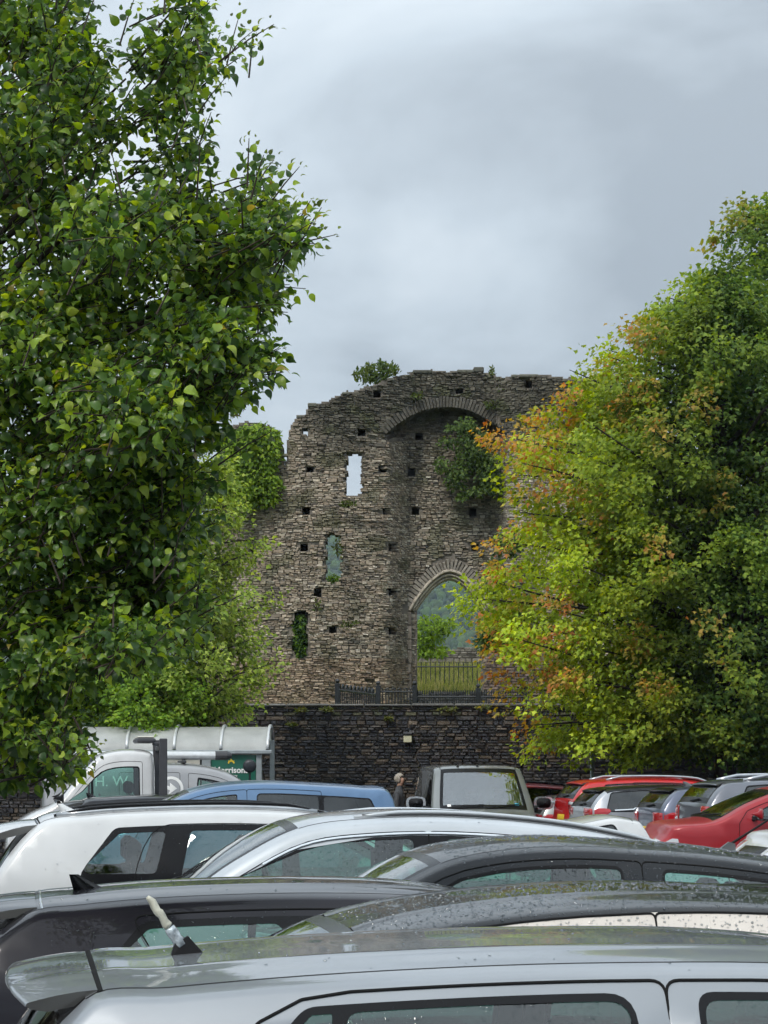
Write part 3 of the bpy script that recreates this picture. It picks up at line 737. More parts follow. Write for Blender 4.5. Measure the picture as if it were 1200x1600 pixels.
class Car:
    """side-on car: local x runs rear (0) to front (L), y to its left, z up"""
    def __init__(s, name, spec, loc_px, D, xa, facing, label, cat='car', group=None, yaw=None, mats=None, draw=True):
        s.s = spec; s.mats = mats
        yw = YAW if yaw is None else yaw
        rz = yw if facing == 'R' else math.pi + yw
        fwd = Vector((math.cos(rz), math.sin(rz), 0)); pos = Vector(((loc_px-600)/FPX*D, D, 0)) - fwd*xa
        s.far = D > 20
        s.root = empty(name, pos, rz); tag(s.root, label, cat, group)
        s.L, s.W, s.H = spec['L'], spec['W'], spec['H']; s.belt = spec['belt']; s.rw = spec.get('rw', .80)
        P, seg = catmull([(x, z) for x, z, r in spec['prof']], 4 if s.far else 6); s.P = P; s.reg = [spec['prof'][i][2] for i in seg]
        tg = np.gradient(P, axis=0); tg /= np.linalg.norm(tg, axis=1)[:, None]; s.nin = np.stack([tg[:, 1], -tg[:, 0]], 1)
        d = spec.get('d', .085); s.S = P + s.nin*d; s.S[0] = P[0]; s.S[-1] = P[-1]; s.S[:, 1] = np.maximum(s.S[:, 1], .2)
        s.w = np.array([s.sy(x, z) for x, z in s.S]); s.ex = spec.get('n', 2.3)
        if draw: s.body()
    def sy(s, x, z):
        u = abs(2*x/s.L-1); pl = 1 - s.s.get('taper', .16)*u**4 - .03*u*u
        h = s.W/2
        if z > s.belt:
            k = (z-s.belt)/max(s.H-.08-s.belt, .1); v = 1 - (1-s.rw)*(.78*k + .22*k*k)
        else:
            k = (s.belt-z)/s.belt; v = 1 + .025*math.sin(min(k, 1)*3.1) - .10*max(0, k-.55)
        return h*pl*v
    def off(s, t): return 1 - (1-min(t, 1)**s.ex)**(1/s.ex)
    def top(s, i, t, lift=0.0):
        """point on the upper skin: profile index i (float), t -1..1 across"""
        i = min(max(i, 0), len(s.P)-1.001); k = int(i); f = i-k; a = abs(t); o = s.off(a)
        p = s.P[k]*(1-f)+s.P[k+1]*f; q = s.S[k]*(1-f)+s.S[k+1]*f; w = s.w[k]*(1-f)+s.w[k+1]*f; n = s.nin[k]
        rb = s.s.get('rib', 0)
        if rb and s.reg[min(k, len(s.reg)-1)] == 'roof': lift = lift + rb*math.exp(-((a-.48)/.035)**2)
        r = p*(1-o)+q*o - n*lift
        return Vector((r[0], math.copysign(w*a, t) if t else 0.0, r[1]))
    def ix(s, x, part='roof'):
        """profile index where the upper skin (not the tail or nose) passes x"""
        c = [i for i in range(len(s.P)-1) if min(s.P[i][0], s.P[i+1][0]) <= x <= max(s.P[i][0], s.P[i+1][0])]
        if not c: return 0
        i = max(c, key=lambda k: s.P[k][1]); a, b = s.P[i][0], s.P[i+1][0]
        return i + (x-a)/(b-a if abs(b-a) > 1e-9 else 1)
    def iz(s, z, end='rear'):
        rng = range(len(s.P)-1) if end == 'rear' else range(len(s.P)-2, -1, -1)
        for i in rng:
            a, b = s.P[i][1], s.P[i+1][1]
            if min(a, b) <= z <= max(a, b): return i + (z-a)/(b-a if abs(b-a) > 1e-9 else 1)
        return 0
    def zs(s, x):
        """height of the shoulder line over x"""
        best = 0
        for i in range(len(s.S)-1):
            a, b = s.S[i], s.S[i+1]
            if min(a[0], b[0]) <= x <= max(a[0], b[0]) and abs(b[0]-a[0]) > 1e-9: best = max(best, a[1]+(b[1]-a[1])*(x-a[0])/(b[0]-a[0]))
        return best
    def pane_poly(s, x0b, x0t, x1b, x1t, gap, zb=None, grow=0.0, rnd=2, belt_up=0.0):
        zb = s.belt + .02 if zb is None else zb
        zb -= grow
        xs = np.linspace(x1t+grow*.8, x0t-grow*.8, 10)
        tops = [(x, max(s.zs(x)-gap+grow, zb+.015)) for x in xs]
        # sparse top line so the end corners can be rounded
        tops = [tops[0]] + [t for k, t in enumerate(tops[1:-1]) if .12 < k/8 < .88] + [tops[-1]]
        return fillet([(x0b-grow, zb), (x1b+grow, zb)] + tops, s.s.get('rad', .05) + grow)
    def body(s):
        sp = s.s; root = s.root; mt = s.mats; pm = mt['paint']; glass = mt.get('glass', M['glass']); ns = len(s.P)
        groups = {}                                     # part name -> MB
        def G(k): return groups.setdefault(k, MB())
        ditch = sp.get('ditch', True)
        for i in range(ns-1):
            r = s.reg[i]
            for sg in (1, -1):
                for j in range(len(TS)-1):
                    t0, t1 = TS[j]*sg, TS[j+1]*sg
                    q = [s.top(i, t0), s.top(i+1-1e-6, t0), s.top(i+1-1e-6, t1), s.top(i, t1)]
                    if sg < 0: q = q[::-1]
                    if t1 != 0 and abs(t1) <= .846:
                        key = r
                        if r in ('windscreen', 'rear_window') and (abs(t1) > .79 or s.reg[i-1] != r or s.reg[min(i+1, ns-2)] != r): key = ('window_border', r)
                    elif abs(t1) <= .866 and r in ('roof',) and ditch: key = ('roof_moulding', r, sg)
                    else: key = 'body'
                    if sp.get('roof_full') and r in ('roof', 'windscreen') and key == 'body': key = 'roof'
                    if r in ('bumper_rear', 'bumper_front', 'body'): key = 'body'
                    if r == 'spoiler': key = 'spoiler'
                    G(key).add(q, [(0, 1, 2, 3)])
        names = {'windscreen': (mt.get('screen', M['screen'])), 'rear_window': mt.get('rear', M['glass_dark']), 'roof': mt.get('roof', pm), 'bonnet': pm, 'tailgate': pm, 'spoiler': mt.get('spoiler', pm),
                 'window_border': M['black_gloss'], 'roof_moulding': mt.get('mould', M['black_trim'])}
        # ---- sides
        outer = [tuple(p) for p in s.S]; zsill = .24
        bl = []
        ax = sp.get('axles', (.78, s.L-.85)); wr = sp.get('wr', .33)
        xa, xb = outer[-1][0], outer[0][0]
        for cx in (ax[1], ax[0]):
            for a in np.linspace(0, math.pi, 9): bl.append((cx+(wr+.05)*math.cos(a), zsill+.02+(wr+.10)*math.sin(a)))
        outline = outer + bl
        panes = [s.pane_poly(*p[:4], gap=sp.get('gap', .055), zb=p[4] if len(p) > 4 else None) for p in sp['panes']]
        fr = []
        for grp in sp.get('frames', [range(len(panes))]):
            grp = list(grp); a, b = sp['panes'][grp[0]], sp['panes'][grp[-1]]
            fr.append(s.pane_poly(a[0], a[1], b[2], b[3], gap=sp.get('gap', .055), grow=sp.get('grow', .022), zb=min(sp['panes'][k][4] if len(sp['panes'][k]) > 4 else s.belt+.02 for k in grp)))
        doors = []
        for x0, x1, slope in sp.get('doors', []):
            g_ = sp.get('door_gap', .028); n = 12
            xt0, xt1 = x0+slope[0], x1+slope[1]
            tops = [(x, s.zs(x)-g_) for x in np.linspace(xt1, xt0, n)]
            tops = [(x, max(z, s.belt-.05)) for x, z in tops]
            tops = [tops[0]] + tops[2:-2] + [tops[-1]]
            if slope[0] > .15:
                xa_, za_ = x0, s.belt-.03; xc_, zc_ = tops[-1]
                tops += [((1-q)**2*xc_+2*q*(1-q)*(x0+slope[0]*.30)+q*q*xa_, (1-q)**2*zc_+2*q*(1-q)*zc_+q*q*za_) for q in (.2, .4, .6, .8)]
            doors.append(fillet([(x0, .38), (x1, .38), (x1, s.belt-.03)] + tops + [(x0, s.belt-.03)], sp.get('drad', .035)))
        polys = panes + fr + doors
        pts = []; edges = []
        for poly in [outline] + polys:
            b = len(pts); n = len(poly); pts += [Vector(p) for p in poly]; edges += [(b+k, b+(k+1) % n) for k in range(n)]
        xs_, zs_ = [p[0] for p in outline], [p[1] for p in outline]
        sx_, sz_ = (.24, .16) if s.far else (.11, .085)
        for x in np.arange(min(xs_)+.05, max(xs_), sx_):
            for z in np.arange(min(zs_)+.04, max(zs_), sz_):
                if pip(x, z, outline): pts.append(Vector((x+.003*math.sin(z*50), z)))
        vo, eo, fo, *_ = delaunay_2d_cdt(pts, edges, [], 0, 1e-4)
        def bb(pl): return (min(p[0] for p in pl), max(p[0] for p in pl), min(p[1] for p in pl), max(p[1] for p in pl))
        def hit(x, z, pl, b): return b[0] <= x <= b[1] and b[2] <= z <= b[3] and pip(x, z, pl)
        bp_, bf_, bd_ = [bb(p) for p in panes], [bb(p) for p in fr], [bb(p) for p in doors]
        cls = []
        for f in fo:
            cx = sum(vo[i].x for i in f)/3; cz = sum(vo[i].y for i in f)/3
            if not pip(cx, cz, outline): cls.append(None); continue
            k = None
            for q, pl in enumerate(panes):
                if hit(cx, cz, pl, bp_[q]): k = ('side_window', q); break
            if k is None:
                for q, pl in enumerate(fr):
                    if hit(cx, cz, pl, bf_[q]): k = ('window_frame', q); break
            if k is None:
                for q, pl in enumerate(doors):
                    if hit(cx, cz, pl, bd_[q]): k = ('door', q); break
            cls.append(k or 'body')
        s.door_o = {}
        for sg in (1, -1):
            loc = {}
            for f, k in zip(fo, cls):
                if k is None: continue
                tri = [(vo[i].x, sg*s.sy(vo[i].x, vo[i].y)*(.996 if k != 'body' and k[0] == 'side_window' else 1), vo[i].y) for i in f]
                if sg > 0: tri = tri[::-1]
                (G('body') if k == 'body' else loc.setdefault(k, MB())).add(tri, [(0, 1, 2)])
            for k in sorted(loc, key=lambda q: ('door', 'window_frame', 'side_window').index(q[0])):
                par = root
                if k[0] == 'side_window':
                    pm_ = sp['panes'][k[1]]; g_ = mt.get('tint', {}).get(k[1], glass); c = pm_[0]
                    for dk, pl in enumerate(doors):
                        if pip((pm_[0]+pm_[2])/2, s.belt-.1, pl): par = s.door_o.get((sg, dk), root)
                    loc[k].build('side_window', g_, par, smooth=True, recalc=False, weld=1e-5)
                elif k[0] == 'window_frame': loc[k].build('window_frame', mt.get('frame', M['black_gloss']), root, smooth=True, recalc=False, weld=1e-5)
                else: s.door_o[sg, k[1]] = loc[k].build('door', pm, root, smooth=True, recalc=False, weld=1e-5)
            for q, pl in enumerate(doors): s.side_line(pl + [pl[0]], sg, .007, M['rubber'], 'door_seal')
        for k, mb in groups.items():
            if k == 'body': o = mb.build('body', pm, root, smooth=True, recalc=False, weld=1e-5)
            else: o = mb.build(k if isinstance(k, str) else k[0], names.get(k if isinstance(k, str) else k[0], pm), root, smooth=True, recalc=False, weld=1e-5)
        # ---- cabin
        mb = MB(); bx0, bx1 = ax[0]-.2, ax[1]+.1
        mb.box((bx0, -s.W*.42, .28), (bx1, s.W*.42, .34)); mb.build('floor', M['dash'], root)
        if sp.get('cabin', True):
            wx = s.P[[i for i, r in enumerate(s.reg) if r == 'windscreen'][-1]+1][0]
            mb = MB(); mb.bevbox((wx-.75, -s.W*.40, s.belt-.28), (wx-.05, s.W*.40, s.belt-.02), .06); mb.build('dashboard', M['dash'], root, smooth=False)
            mb = MB(); n = 18
            mb.tube([(wx-.78+.05*math.sin(a), s.W*.21*-1+.18*math.cos(a), s.belt-.02+.17*math.sin(a)) for a in np.linspace(0, 2*math.pi, n)], .014, 6, cap=False); mb.build('steering_wheel', M['dash'], root)
            rows = sp.get('seats', [(wx-1.55, 2), (max(bx0+.15, wx-2.45), 3)])
            for sx_, nn in rows:
                for k in range(nn):
                    yc = (k-(nn-1)/2)*s.W*(.42 if nn == 2 else .27); hw = s.W*(.145 if nn == 2 else .13)
                    mb = MB(); mb.bevbox((sx_+.1, yc-hw, .36), (sx_+.6, yc+hw, .55), .05)
                    zt_ = min(s.belt+.12, s.H-.5)
                    A = [(sx_+.12, .5), (sx_+.26, .5), (sx_+.10, zt_), (sx_-.02, zt_)]
                    mb.add([(x, yc+q*hw*(.95 if kk < 2 else .82), z) for q in (-1, 1) for kk, (x, z) in enumerate(A)], [(0, 1, 2, 3), (7, 6, 5, 4), (0, 4, 5, 1), (1, 5, 6, 2), (2, 6, 7, 3), (3, 7, 4, 0)])
                    so_ = mb.build('seat', M['seat'], root)
                    mb = MB(); mb.bevbox((sx_-.03, yc-.12, zt_+.05), (sx_+.08, yc+.12, zt_+.24), .035); mb.tube([(sx_+.02, yc-.05, zt_-.05), (sx_+.02, yc-.05, zt_+.08)], .007, 5); mb.tube([(sx_+.02, yc+.05, zt_-.05), (sx_+.02, yc+.05, zt_+.08)], .007, 5); mb.build('headrest', M['seat'], so_)
        # ---- wheels
        for cx in ax:
            for sg in (1, -1):
                y1 = sg*(s.W/2-.02); y0 = y1-sg*.2; mb = MB()
                mb.lathe([(wr*.62, y0), (wr*.93, y0+sg*.01), (wr, y0+sg*.05), (wr, y1-sg*.05), (wr*.93, y1), (wr*.64, y1-sg*.004)], 26, 'Y'); mb.v = [(x+cx, y, z+wr) for x, y, z in mb.v]
                w_ = empty('wheel', (0, 0, 0), 0, root); mb.build('tyre', M['tyre'], w_, smooth=True)
                mb = MB(); mb.lathe([(wr*.64, y1-sg*.01), (wr*.56, y1-sg*.03), (.07, y1-sg*.015), (.05, y1), (.001, y1)], 26, 'Y'); mb.v = [(x+cx, y, z+wr) for x, y, z in mb.v]; mb.build('rim', M['rim'], w_, smooth=True)
    # ---- details
    def side_line(s, line, sg, wd, mat, name='trim_line', lift=.003):
        mb = MB(); vs = []; n = len(line); fs = []
        for i, (x, z) in enumerate(line):
            a, b = line[max(i-1, 0)], line[min(i+1, n-1)]; tx_, tz_ = b[0]-a[0], b[1]-a[1]; l = math.hypot(tx_, tz_) or 1; nx_, nz_ = -tz_/l*wd/2, tx_/l*wd/2
            for q, h in ((-1, 0), (-.6, lift), (.6, lift), (1, 0)):
                xx, zz = x+nx_*q, z+nz_*q; vs.append((xx, sg*(s.sy(xx, zz)+h+.0005), zz))
        for i in range(n-1):
            for k in range(3): fs.append((i*4+k, (i+1)*4+k, (i+1)*4+k+1, i*4+k+1))
        mb.add(vs, fs); return mb.build(name, mat, s.root, smooth=True)
    def side_patch(s, poly, sg, lift, mat, name):
        pts = [Vector(p) for p in poly]; n = len(pts); ed = [(k, (k+1) % n) for k in range(n)]
        xs_ = [p[0] for p in poly]; zs_ = [p[1] for p in poly]; ex = []
        for x in np.arange(min(xs_), max(xs_), .06):
            for z in np.arange(min(zs_), max(zs_), .06):
                if pip(x, z, poly): ex.append(Vector((x, z)))
        vo, eo, fo, *_ = delaunay_2d_cdt(pts+ex, ed, [], 0, 1e-4); mb = MB()
        for f in fo:
            c = [sum(vo[i][k] for i in f)/3 for k in (0, 1)]
            if pip(c[0], c[1], poly): mb.add([(vo[i].x, sg*(s.sy(vo[i].x, vo[i].y)+lift), vo[i].y) for i in f], [(0, 1, 2)])
        for i in range(n):
            a, b = poly[i], poly[(i+1) % n]
            mb.add([(a[0], sg*(s.sy(*a)+lift), a[1]), (b[0], sg*(s.sy(*b)+lift), b[1]), (b[0], sg*(s.sy(*b)-.004), b[1]), (a[0], sg*(s.sy(*a)-.004), a[1])], [(0, 1, 2, 3)])
        return mb.build(name, mat, s.root, smooth=False, weld=1e-5)
    def top_patch(s, i0, i1, t0, t1, lift, mat, name, ni=6, nt=8, parent=None):
        mb = MB(); vs = []; fs = []
        for a in range(ni+1):
            for b in range(nt+1):
                e = 0 if a in (0, ni) or b in (0, nt) else 1
                vs.append(tuple(s.top(i0+(i1-i0)*a/ni, t0+(t1-t0)*b/nt, lift if e else lift*.3)))
        for a in range(ni):
            for b in range(nt): fs.append((a*(nt+1)+b, a*(nt+1)+b+1, (a+1)*(nt+1)+b+1, (a+1)*(nt+1)+b))
        mb.add(vs, fs); return mb.build(name, mat, parent or s.root, smooth=True)
    def cross_line(s, i, wd, mat, tmax=.86, name='panel_gap', lift=.0025):
        mb = MB(); ts = np.linspace(-tmax, tmax, 41); di = wd/2/max(1e-6, float(np.linalg.norm(s.P[int(i)+1]-s.P[int(i)])))
        vs = []
        for t in ts:
            for q, h in ((-1, 0.0005), (-.5, lift), (.5, lift), (1, 0.0005)): vs.append(tuple(s.top(i+q*di, t, h)))
        mb.add(vs, [(a*4+k, a*4+k+1, (a+1)*4+k+1, (a+1)*4+k) for a in range(40) for k in range(3)]); return mb.build(name, mat, s.root, smooth=True)
    def path(s, pts, rad, mat, name, n=6, parent=None):
        """pts: (index, t, lift) rows"""
        mb = MB(); mb.tube([s.top(i, t, l) for i, t, l in pts], rad, n); return mb.build(name, mat, parent or s.root, smooth=True)
    def rails(s, x0, x1, t, rad, mat, lift=.045, flush=False):
        for sg in (1, -1):
            xs_ = np.linspace(x0, x1, 16); pts = []
            for k, x in enumerate(xs_):
                e = min(1, min(k, 15-k)/2.0); pts.append((s.ix(x), t*sg, lift*e+.004))
            r = s.path(pts, rad, mat, 'roof_rail', 8)
    def fin(s, x, h=.065, l=.17, mat=None):
        i = s.ix(x); b = s.top(i, 0); mb = MB()
        vs = []; n = 7
        for k in range(n):
            u = k/(n-1); zz = h*u; x0 = b.x - l*.42 - .02*u + .0; x1 = b.x + l*.58*(1-u**.7) - l*.30*u; wd = .026*(1-u)+.005; zb_ = s.top(s.ix((x0+x1)/2), 0).z
            vs += [(x0, 0, b.z-.012+zz), ((x0+x1)/2, wd, b.z-.012+zz), (x1, 0, b.z-.012+zz), ((x0+x1)/2, -wd, b.z-.012+zz)]
        fs = [(k*4+q, k*4+(q+1) % 4, (k+1)*4+(q+1) % 4, (k+1)*4+q) for k in range(n-1) for q in range(4)] + [tuple((n-1)*4+q for q in range(4))]
        mb.add(vs, fs); return mb.build('roof_antenna', mat or M['black_gloss'], s.root, smooth=True)
    def mirror(s, x, z, mat, size=1.0):
        for sg in (1, -1):
            y = s.sy(x, z); mo = empty('door_mirror', (0, 0, 0), 0, s.root)
            mb = MB(); n = 12
            prof = [(.0, .0), (.07, .35), (.105, .75), (.11, 1.0)]
            vs = []
            for q, (dx_, k) in enumerate(prof):
                for a in range(n):
                    an = 2*math.pi*a/n; ca, sa = math.cos(an), math.sin(an)
                    ca = math.copysign(abs(ca)**.6, ca); sa = math.copysign(abs(sa)**.6, sa)
                    vs.append((x+.07*size-dx_*size, sg*(y+.13*size+.10*size*k*ca), z+.05*size+.068*size*k*sa))
            mb.add(vs, [(q*n+a, q*n+(a+1) % n, (q+1)*n+(a+1) % n, (q+1)*n+a) for q in range(3) for a in range(n)] ); mb.build('mirror_housing', mat, mo, smooth=True)
            mb = MB(); mb.add([(x-.035*size, v[1], v[2]) for v in vs[-n:]], [tuple(range(n))]); mb.build('mirror_glass', M['chrome'], mo)
            mb = MB(); mb.tube([(x+.01, sg*(y-.01), z-.01), (x+.015, sg*(y+.06*size), z+.01)], .022*size, 8); mb.build('mirror_stalk', M['black_trim'], mo)
    def spoiler(s, x_back, x_front, drop=.03, thick=.035, mat=None, tmax=.86, bow=.07):
        """lip over the rear window that carries the roof line on"""
        mb = MB(); i0 = s.ix(x_front); nt_ = 31; ts = np.linspace(-tmax, tmax, nt_); vs = []; r = min(.018, thick*.4)
        for t in ts:
            p = s.top(i0, t, .003); e = abs(t)/tmax; back = x_back + bow*e**2.4; zb_ = p.z - drop; q = 1-.03*e
            th = thick*(1-.35*e**4)
            row = [(p.x, p.z)] + [(p.x+(back+r-p.x)*k, p.z-drop*k**1.6) for k in (.3, .6, .85, 1.0)] + [(back+r*.35, zb_-r*.25), (back, zb_-r), (back+.003, zb_-th*.6), (back+.012, zb_-th), (back+.05, zb_-th-.006), (p.x-.02, p.z-th-.015)]
            vs += [(x, p.y*(1-.02*k/10), z) for k, (x, z) in enumerate(row)]
        m_ = 11
        mb.add(vs, [(k*m_+q, k*m_+q+1, (k+1)*m_+q+1, (k+1)*m_+q) for k in range(nt_-1) for q in range(m_-1)]); b_ = len(mb.v); caps = vs[:m_] + vs[-m_:]; mb.add(caps, [tuple(range(m_)), tuple(m_+q for q in range(m_-1, -1, -1))])
        return mb.build('spoiler', mat or s.mats['paint'], s.root, smooth=True)
    def beads(s, n, x0, x1, seed, rmin=.0022, rmax=.0065, side=0, z0=None, t0=-1.0, t1=1.0):
        """rain drops standing on the skin: small domes, one mesh"""
        rs = np.random.default_rng(seed); P_, N_ = [], []
        for k in range(n):
            if side and k % 100 < side:
                sg = 1 if rs.random() < .5 else -1; x = rs.uniform(x0, x1); zt_ = s.zs(x)-.005; z = rs.uniform(z0 or s.belt, zt_); e = .01
                p = Vector((x, sg*s.sy(x, z), z)); u = Vector((e, sg*(s.sy(x+e, z)-s.sy(x, z)), 0)); v = Vector((0, sg*(s.sy(x, z+e)-s.sy(x, z)), e)); nn = u.cross(v)
                if nn.y*sg < 0: nn = -nn
            else:
                i = s.ix(rs.uniform(x0, x1)); t = rs.uniform(t0, t1)*.985; p = s.top(i, t); u = s.top(i+.2, t)-p; v = s.top(i, t+.02 if t < .9 else t-.02)-p; nn = u.cross(v)
                if nn.z < 0: nn = -nn
            P_.append(p); N_.append(nn.normalized())
        P_, N_ = np.array(P_), np.array(N_); r = rmin + (rmax-rmin)*rs.random(n)**2.2
        a = np.cross(N_, np.array([.3, .9, .1])); a /= np.linalg.norm(a, axis=1)[:, None]; b = np.cross(N_, a); V = []; k6 = 6
        for q, (rr, h) in enumerate(((1.0, -.05), (.78, .58))):
            for k in range(k6):
                an = 2*math.pi*k/k6; V.append(P_ + (a*math.cos(an) + b*math.sin(an))*(r*rr)[:, None] + N_*(r*h)[:, None])
        V.append(P_ + N_*(r*.88)[:, None]); V = np.stack(V, 1); nv = 2*k6+1
        F = []
        for q in range(1):
            for k in range(k6): k2 = (k+1) % k6; F += [(q*k6+k, q*k6+k2, (q+1)*k6+k2), (q*k6+k, (q+1)*k6+k2, (q+1)*k6+k)]
        for k in range(k6): F.append((k6+k, k6+(k+1) % k6, 2*k6))
        F = (np.array(F)[None] + (np.arange(n)*nv)[:, None, None]).reshape(-1, 3)
        o = np_mesh('rain_drops', V.reshape(-1, 3), F, M['water'], s.root, smooth=True); o['kind'] = 'stuff'; return o
    def tail(s, z0, z1, t0, xl, mat=None, name='tail_light', clear=None):
        """lamps wrapping the rear corners"""
        m_ = mat or M['lamp_red']; i0, i1 = s.iz(z0), s.iz(z1)
        for sg in (1, -1):
            s.top_patch(i0, i1, t0*sg, 1.0*sg, .012, m_, name, 6, 8)
            xa = min(s.S[int(i0)][0], s.S[int(i1)][0])
            poly = chaikin([(s.S[int(i0)][0]+.001, z0), (xa+xl*.75, z0+.02), (xa+xl, (z0+z1)/2+.02), (xa+xl*.8, z1), (s.S[int(i1)][0]+.001, z1)], 1)
            s.side_patch(poly, sg, .012, m_, name)
            if clear: s.top_patch(s.iz(clear[0]), s.iz(clear[1]), (t0+.05)*sg, .97*sg, .016, M['lamp_clear'], 'reversing_light', 4, 6)
    def plate(s, z0, z1, end='rear', mat=None):
        if end == 'rear': s.top_patch(s.iz(z0), s.iz(z1), -.32, .32, .014, mat or M['plate_y'], 'number_plate', 3, 6)
        else: s.top_patch(s.iz(z1, 'front'), s.iz(z0, 'front'), -.32, .32, .014, mat or M['white'], 'number_plate', 3, 6)
    def head(s, z0, z1, t0, xl):
        i0, i1 = s.iz(z0, 'front'), s.iz(z1, 'front')
        for sg in (1, -1):
            s.top_patch(i1, i0, t0*sg, 1.0*sg, .010, M['lamp_clear'], 'headlight', 5, 8)
            s.side_patch(chaikin([(s.S[int(i0)][0]-.001, z0), (s.S[int(i1)][0]-.001, z1), (s.L-xl, z1-.01), (s.L-xl*.8, z0+.03)], 1), sg, .010, M['lamp_clear'], 'headlight')
    def wiper(s, ts, lift=.016, region='windscreen'):
        idx = [i for i, r in enumerate(s.reg) if r == region]; a, b = idx[0], idx[-1]+1
        lo, hi = (b, a) if region == 'windscreen' else (a, b)
        for t0, t1, up in ts:
            s.path([(lo+(hi-lo)*(.02+up*k/6), t0+(t1-t0)*k/6, lift) for k in range(7)], .010, M['black_trim'], 'wiper', 6)
    def rear_wiper(s):
        idx = [i for i, r in enumerate(s.reg) if r == 'rear_window']; a, b = idx[0], idx[-1]+1
        s.path([(a+(b-a)*(.05+.10*k/4), -.02-.42*k/4, .015) for k in range(5)], .010, M['black_trim'], 'wiper', 6)
def mirror_prof(L, H, tail=(.10, .95), rg=(.40,), roof=None, ws=None, nose=None, tb=.06, bump=.5):
    """profile rows (x, z, region of the following piece) from a few key points"""
    zr, (xw, zw), (xb, zb_) = roof, ws[0], ws[1]
    return [(tb+.06, .22, 'bumper_rear'), (tb-.05, .38, 'bumper_rear'), (tb-.05, .62, 'bumper_rear'), (tail[0]-.02, tail[1]-.18, 'tailgate'), (tail[0], tail[1], 'rear_window'),
            (rg[0], rg[1], 'roof')] + [(x, z, 'roof') for x, z in zr] + [(xw, zw, 'windscreen'), ((xw*.5+xb*.5), (zw*.52+zb_*.48)+.02, 'windscreen'), (xb, zb_, 'bonnet'), ((xb+L)/2+.05, zb_-.06, 'bonnet'), (L-.30, nose[0], 'bonnet'), (L-.08, nose[1], 'bumper_front'), (L, nose[1]-.2, 'bumper_front'), (L-.02, .36, 'bumper_front'), (L-.12, .22, 'bumper_front')]
M['screen_pale'] = glass_mat('wet_windscreen_glass', (.60, .78, .74), base=.28, refl=1.0, drops=.10)
# ---- paints
PT = {}
PT['silver'] = paint('silver_paint', (.275, .295, .315), .5, .46); PT['cream'] = paint('cream_paint', (.66, .60, .53), 0, .35, drops=.5, scale=70)
PT['black_wet'] = paint('wet_black_roof', (.010, .011, .013), 0, .3, coat=.8, dark=True, drops=.35, scale=85); PT['charcoal_wet'] = paint('wet_charcoal_paint', (.018, .020, .023), .2, .3, coat=.8, dark=True, drops=.35, scale=75)
PT['dark'] = paint('dark_purple_grey_paint', (.016, .015, .020), 0, .3, coat=.8, dark=True); PT['pale_silver'] = paint('pale_silver_paint', (.49, .52, .545), .4, .45, drops=.10, scale=60)
PT['white'] = paint('white_paint', (.57, .58, .58), 0, .35, drops=.06); PT['black'] = paint('black_paint', (.014, .014, .017), .1, .3, coat=.8, dark=True); PT['blue'] = paint('blue_paint', (.095, .18, .31), .35, .3, coat=.7)
PT['white2'] = paint('van_white_paint', (.56, .56, .555), 0, .4, flake=.1); PT['van_silver'] = paint('van_silver_paint', (.34, .34, .345), .5, .35); PT['transit'] = paint('dark_silver_paint', (.19, .20, .195), .4, .35, drops=.1)
PT['maroon'] = paint('maroon_paint', (.28, .022, .030), .1, .3, coat=.5); PT['red'] = paint('bright_red_paint', (.48, .006, .008), 0, .3, coat=.5); PT['red2'] = paint('crimson_paint', (.30, .006, .012), .1, .35, coat=.35)
PT['grey_hatch'] = paint('grey_paint', (.28, .30, .30), .4, .3); PT['juke'] = paint('mid_silver_paint', (.38, .40, .43), .4, .3); PT['navy'] = paint('navy_paint', (.085, .10, .15), .35, .3); PT['slate'] = paint('slate_grey_paint', (.13, .14, .165), .4, .3)

# ---- 1 nearest silver hatchback, facing right
S1 = dict(rib=.005, L=4.1, W=1.74, H=1.428, belt=1.0, rw=.80, d=.052, n=2.1, gap=.048, door_gap=.004, grow=.018,
          prof=mirror_prof(4.1, 1.48, (.16, 1.0), (.42, 1.356), [(.62, 1.385), (1.1, 1.416), (1.65, 1.428), (2.2, 1.413)], [(2.6, 1.348), (3.3, .98)], (.80, .66)),
          panes=[(.62, .93, .965, .975), (1.005, 1.005, 1.655, 1.655), (1.83, 1.83, 2.95, 2.55)], doors=[(.60, 1.745, (.42, 0)), (1.745, 2.98, (0, -.1))], frames=[(0, 1), (2,)])
c1 = Car('silver_hatchback', S1, 141, 5.6, .46, 'R', 'light silver hatchback nearest the camera with a taped aerial on its roof', mats=dict(paint=PT['silver'], glass=M['glass']), group='cars parked in the near rows')
c1.cross_line(c1.ix(.46), .016, M['rubber']); c1.spoiler(.250, .455, .026, .026, tmax=.84, bow=.05); c1.mirror(2.75, 1.0, PT['silver']); c1.tail(.72, 1.0, .72, .22); c1.plate(.55, .66); c1.rear_wiper(); c1.wiper([(.1, .75, .14), (-.6, .05, .12)]); c1.head(.62, .80, .62, .42)
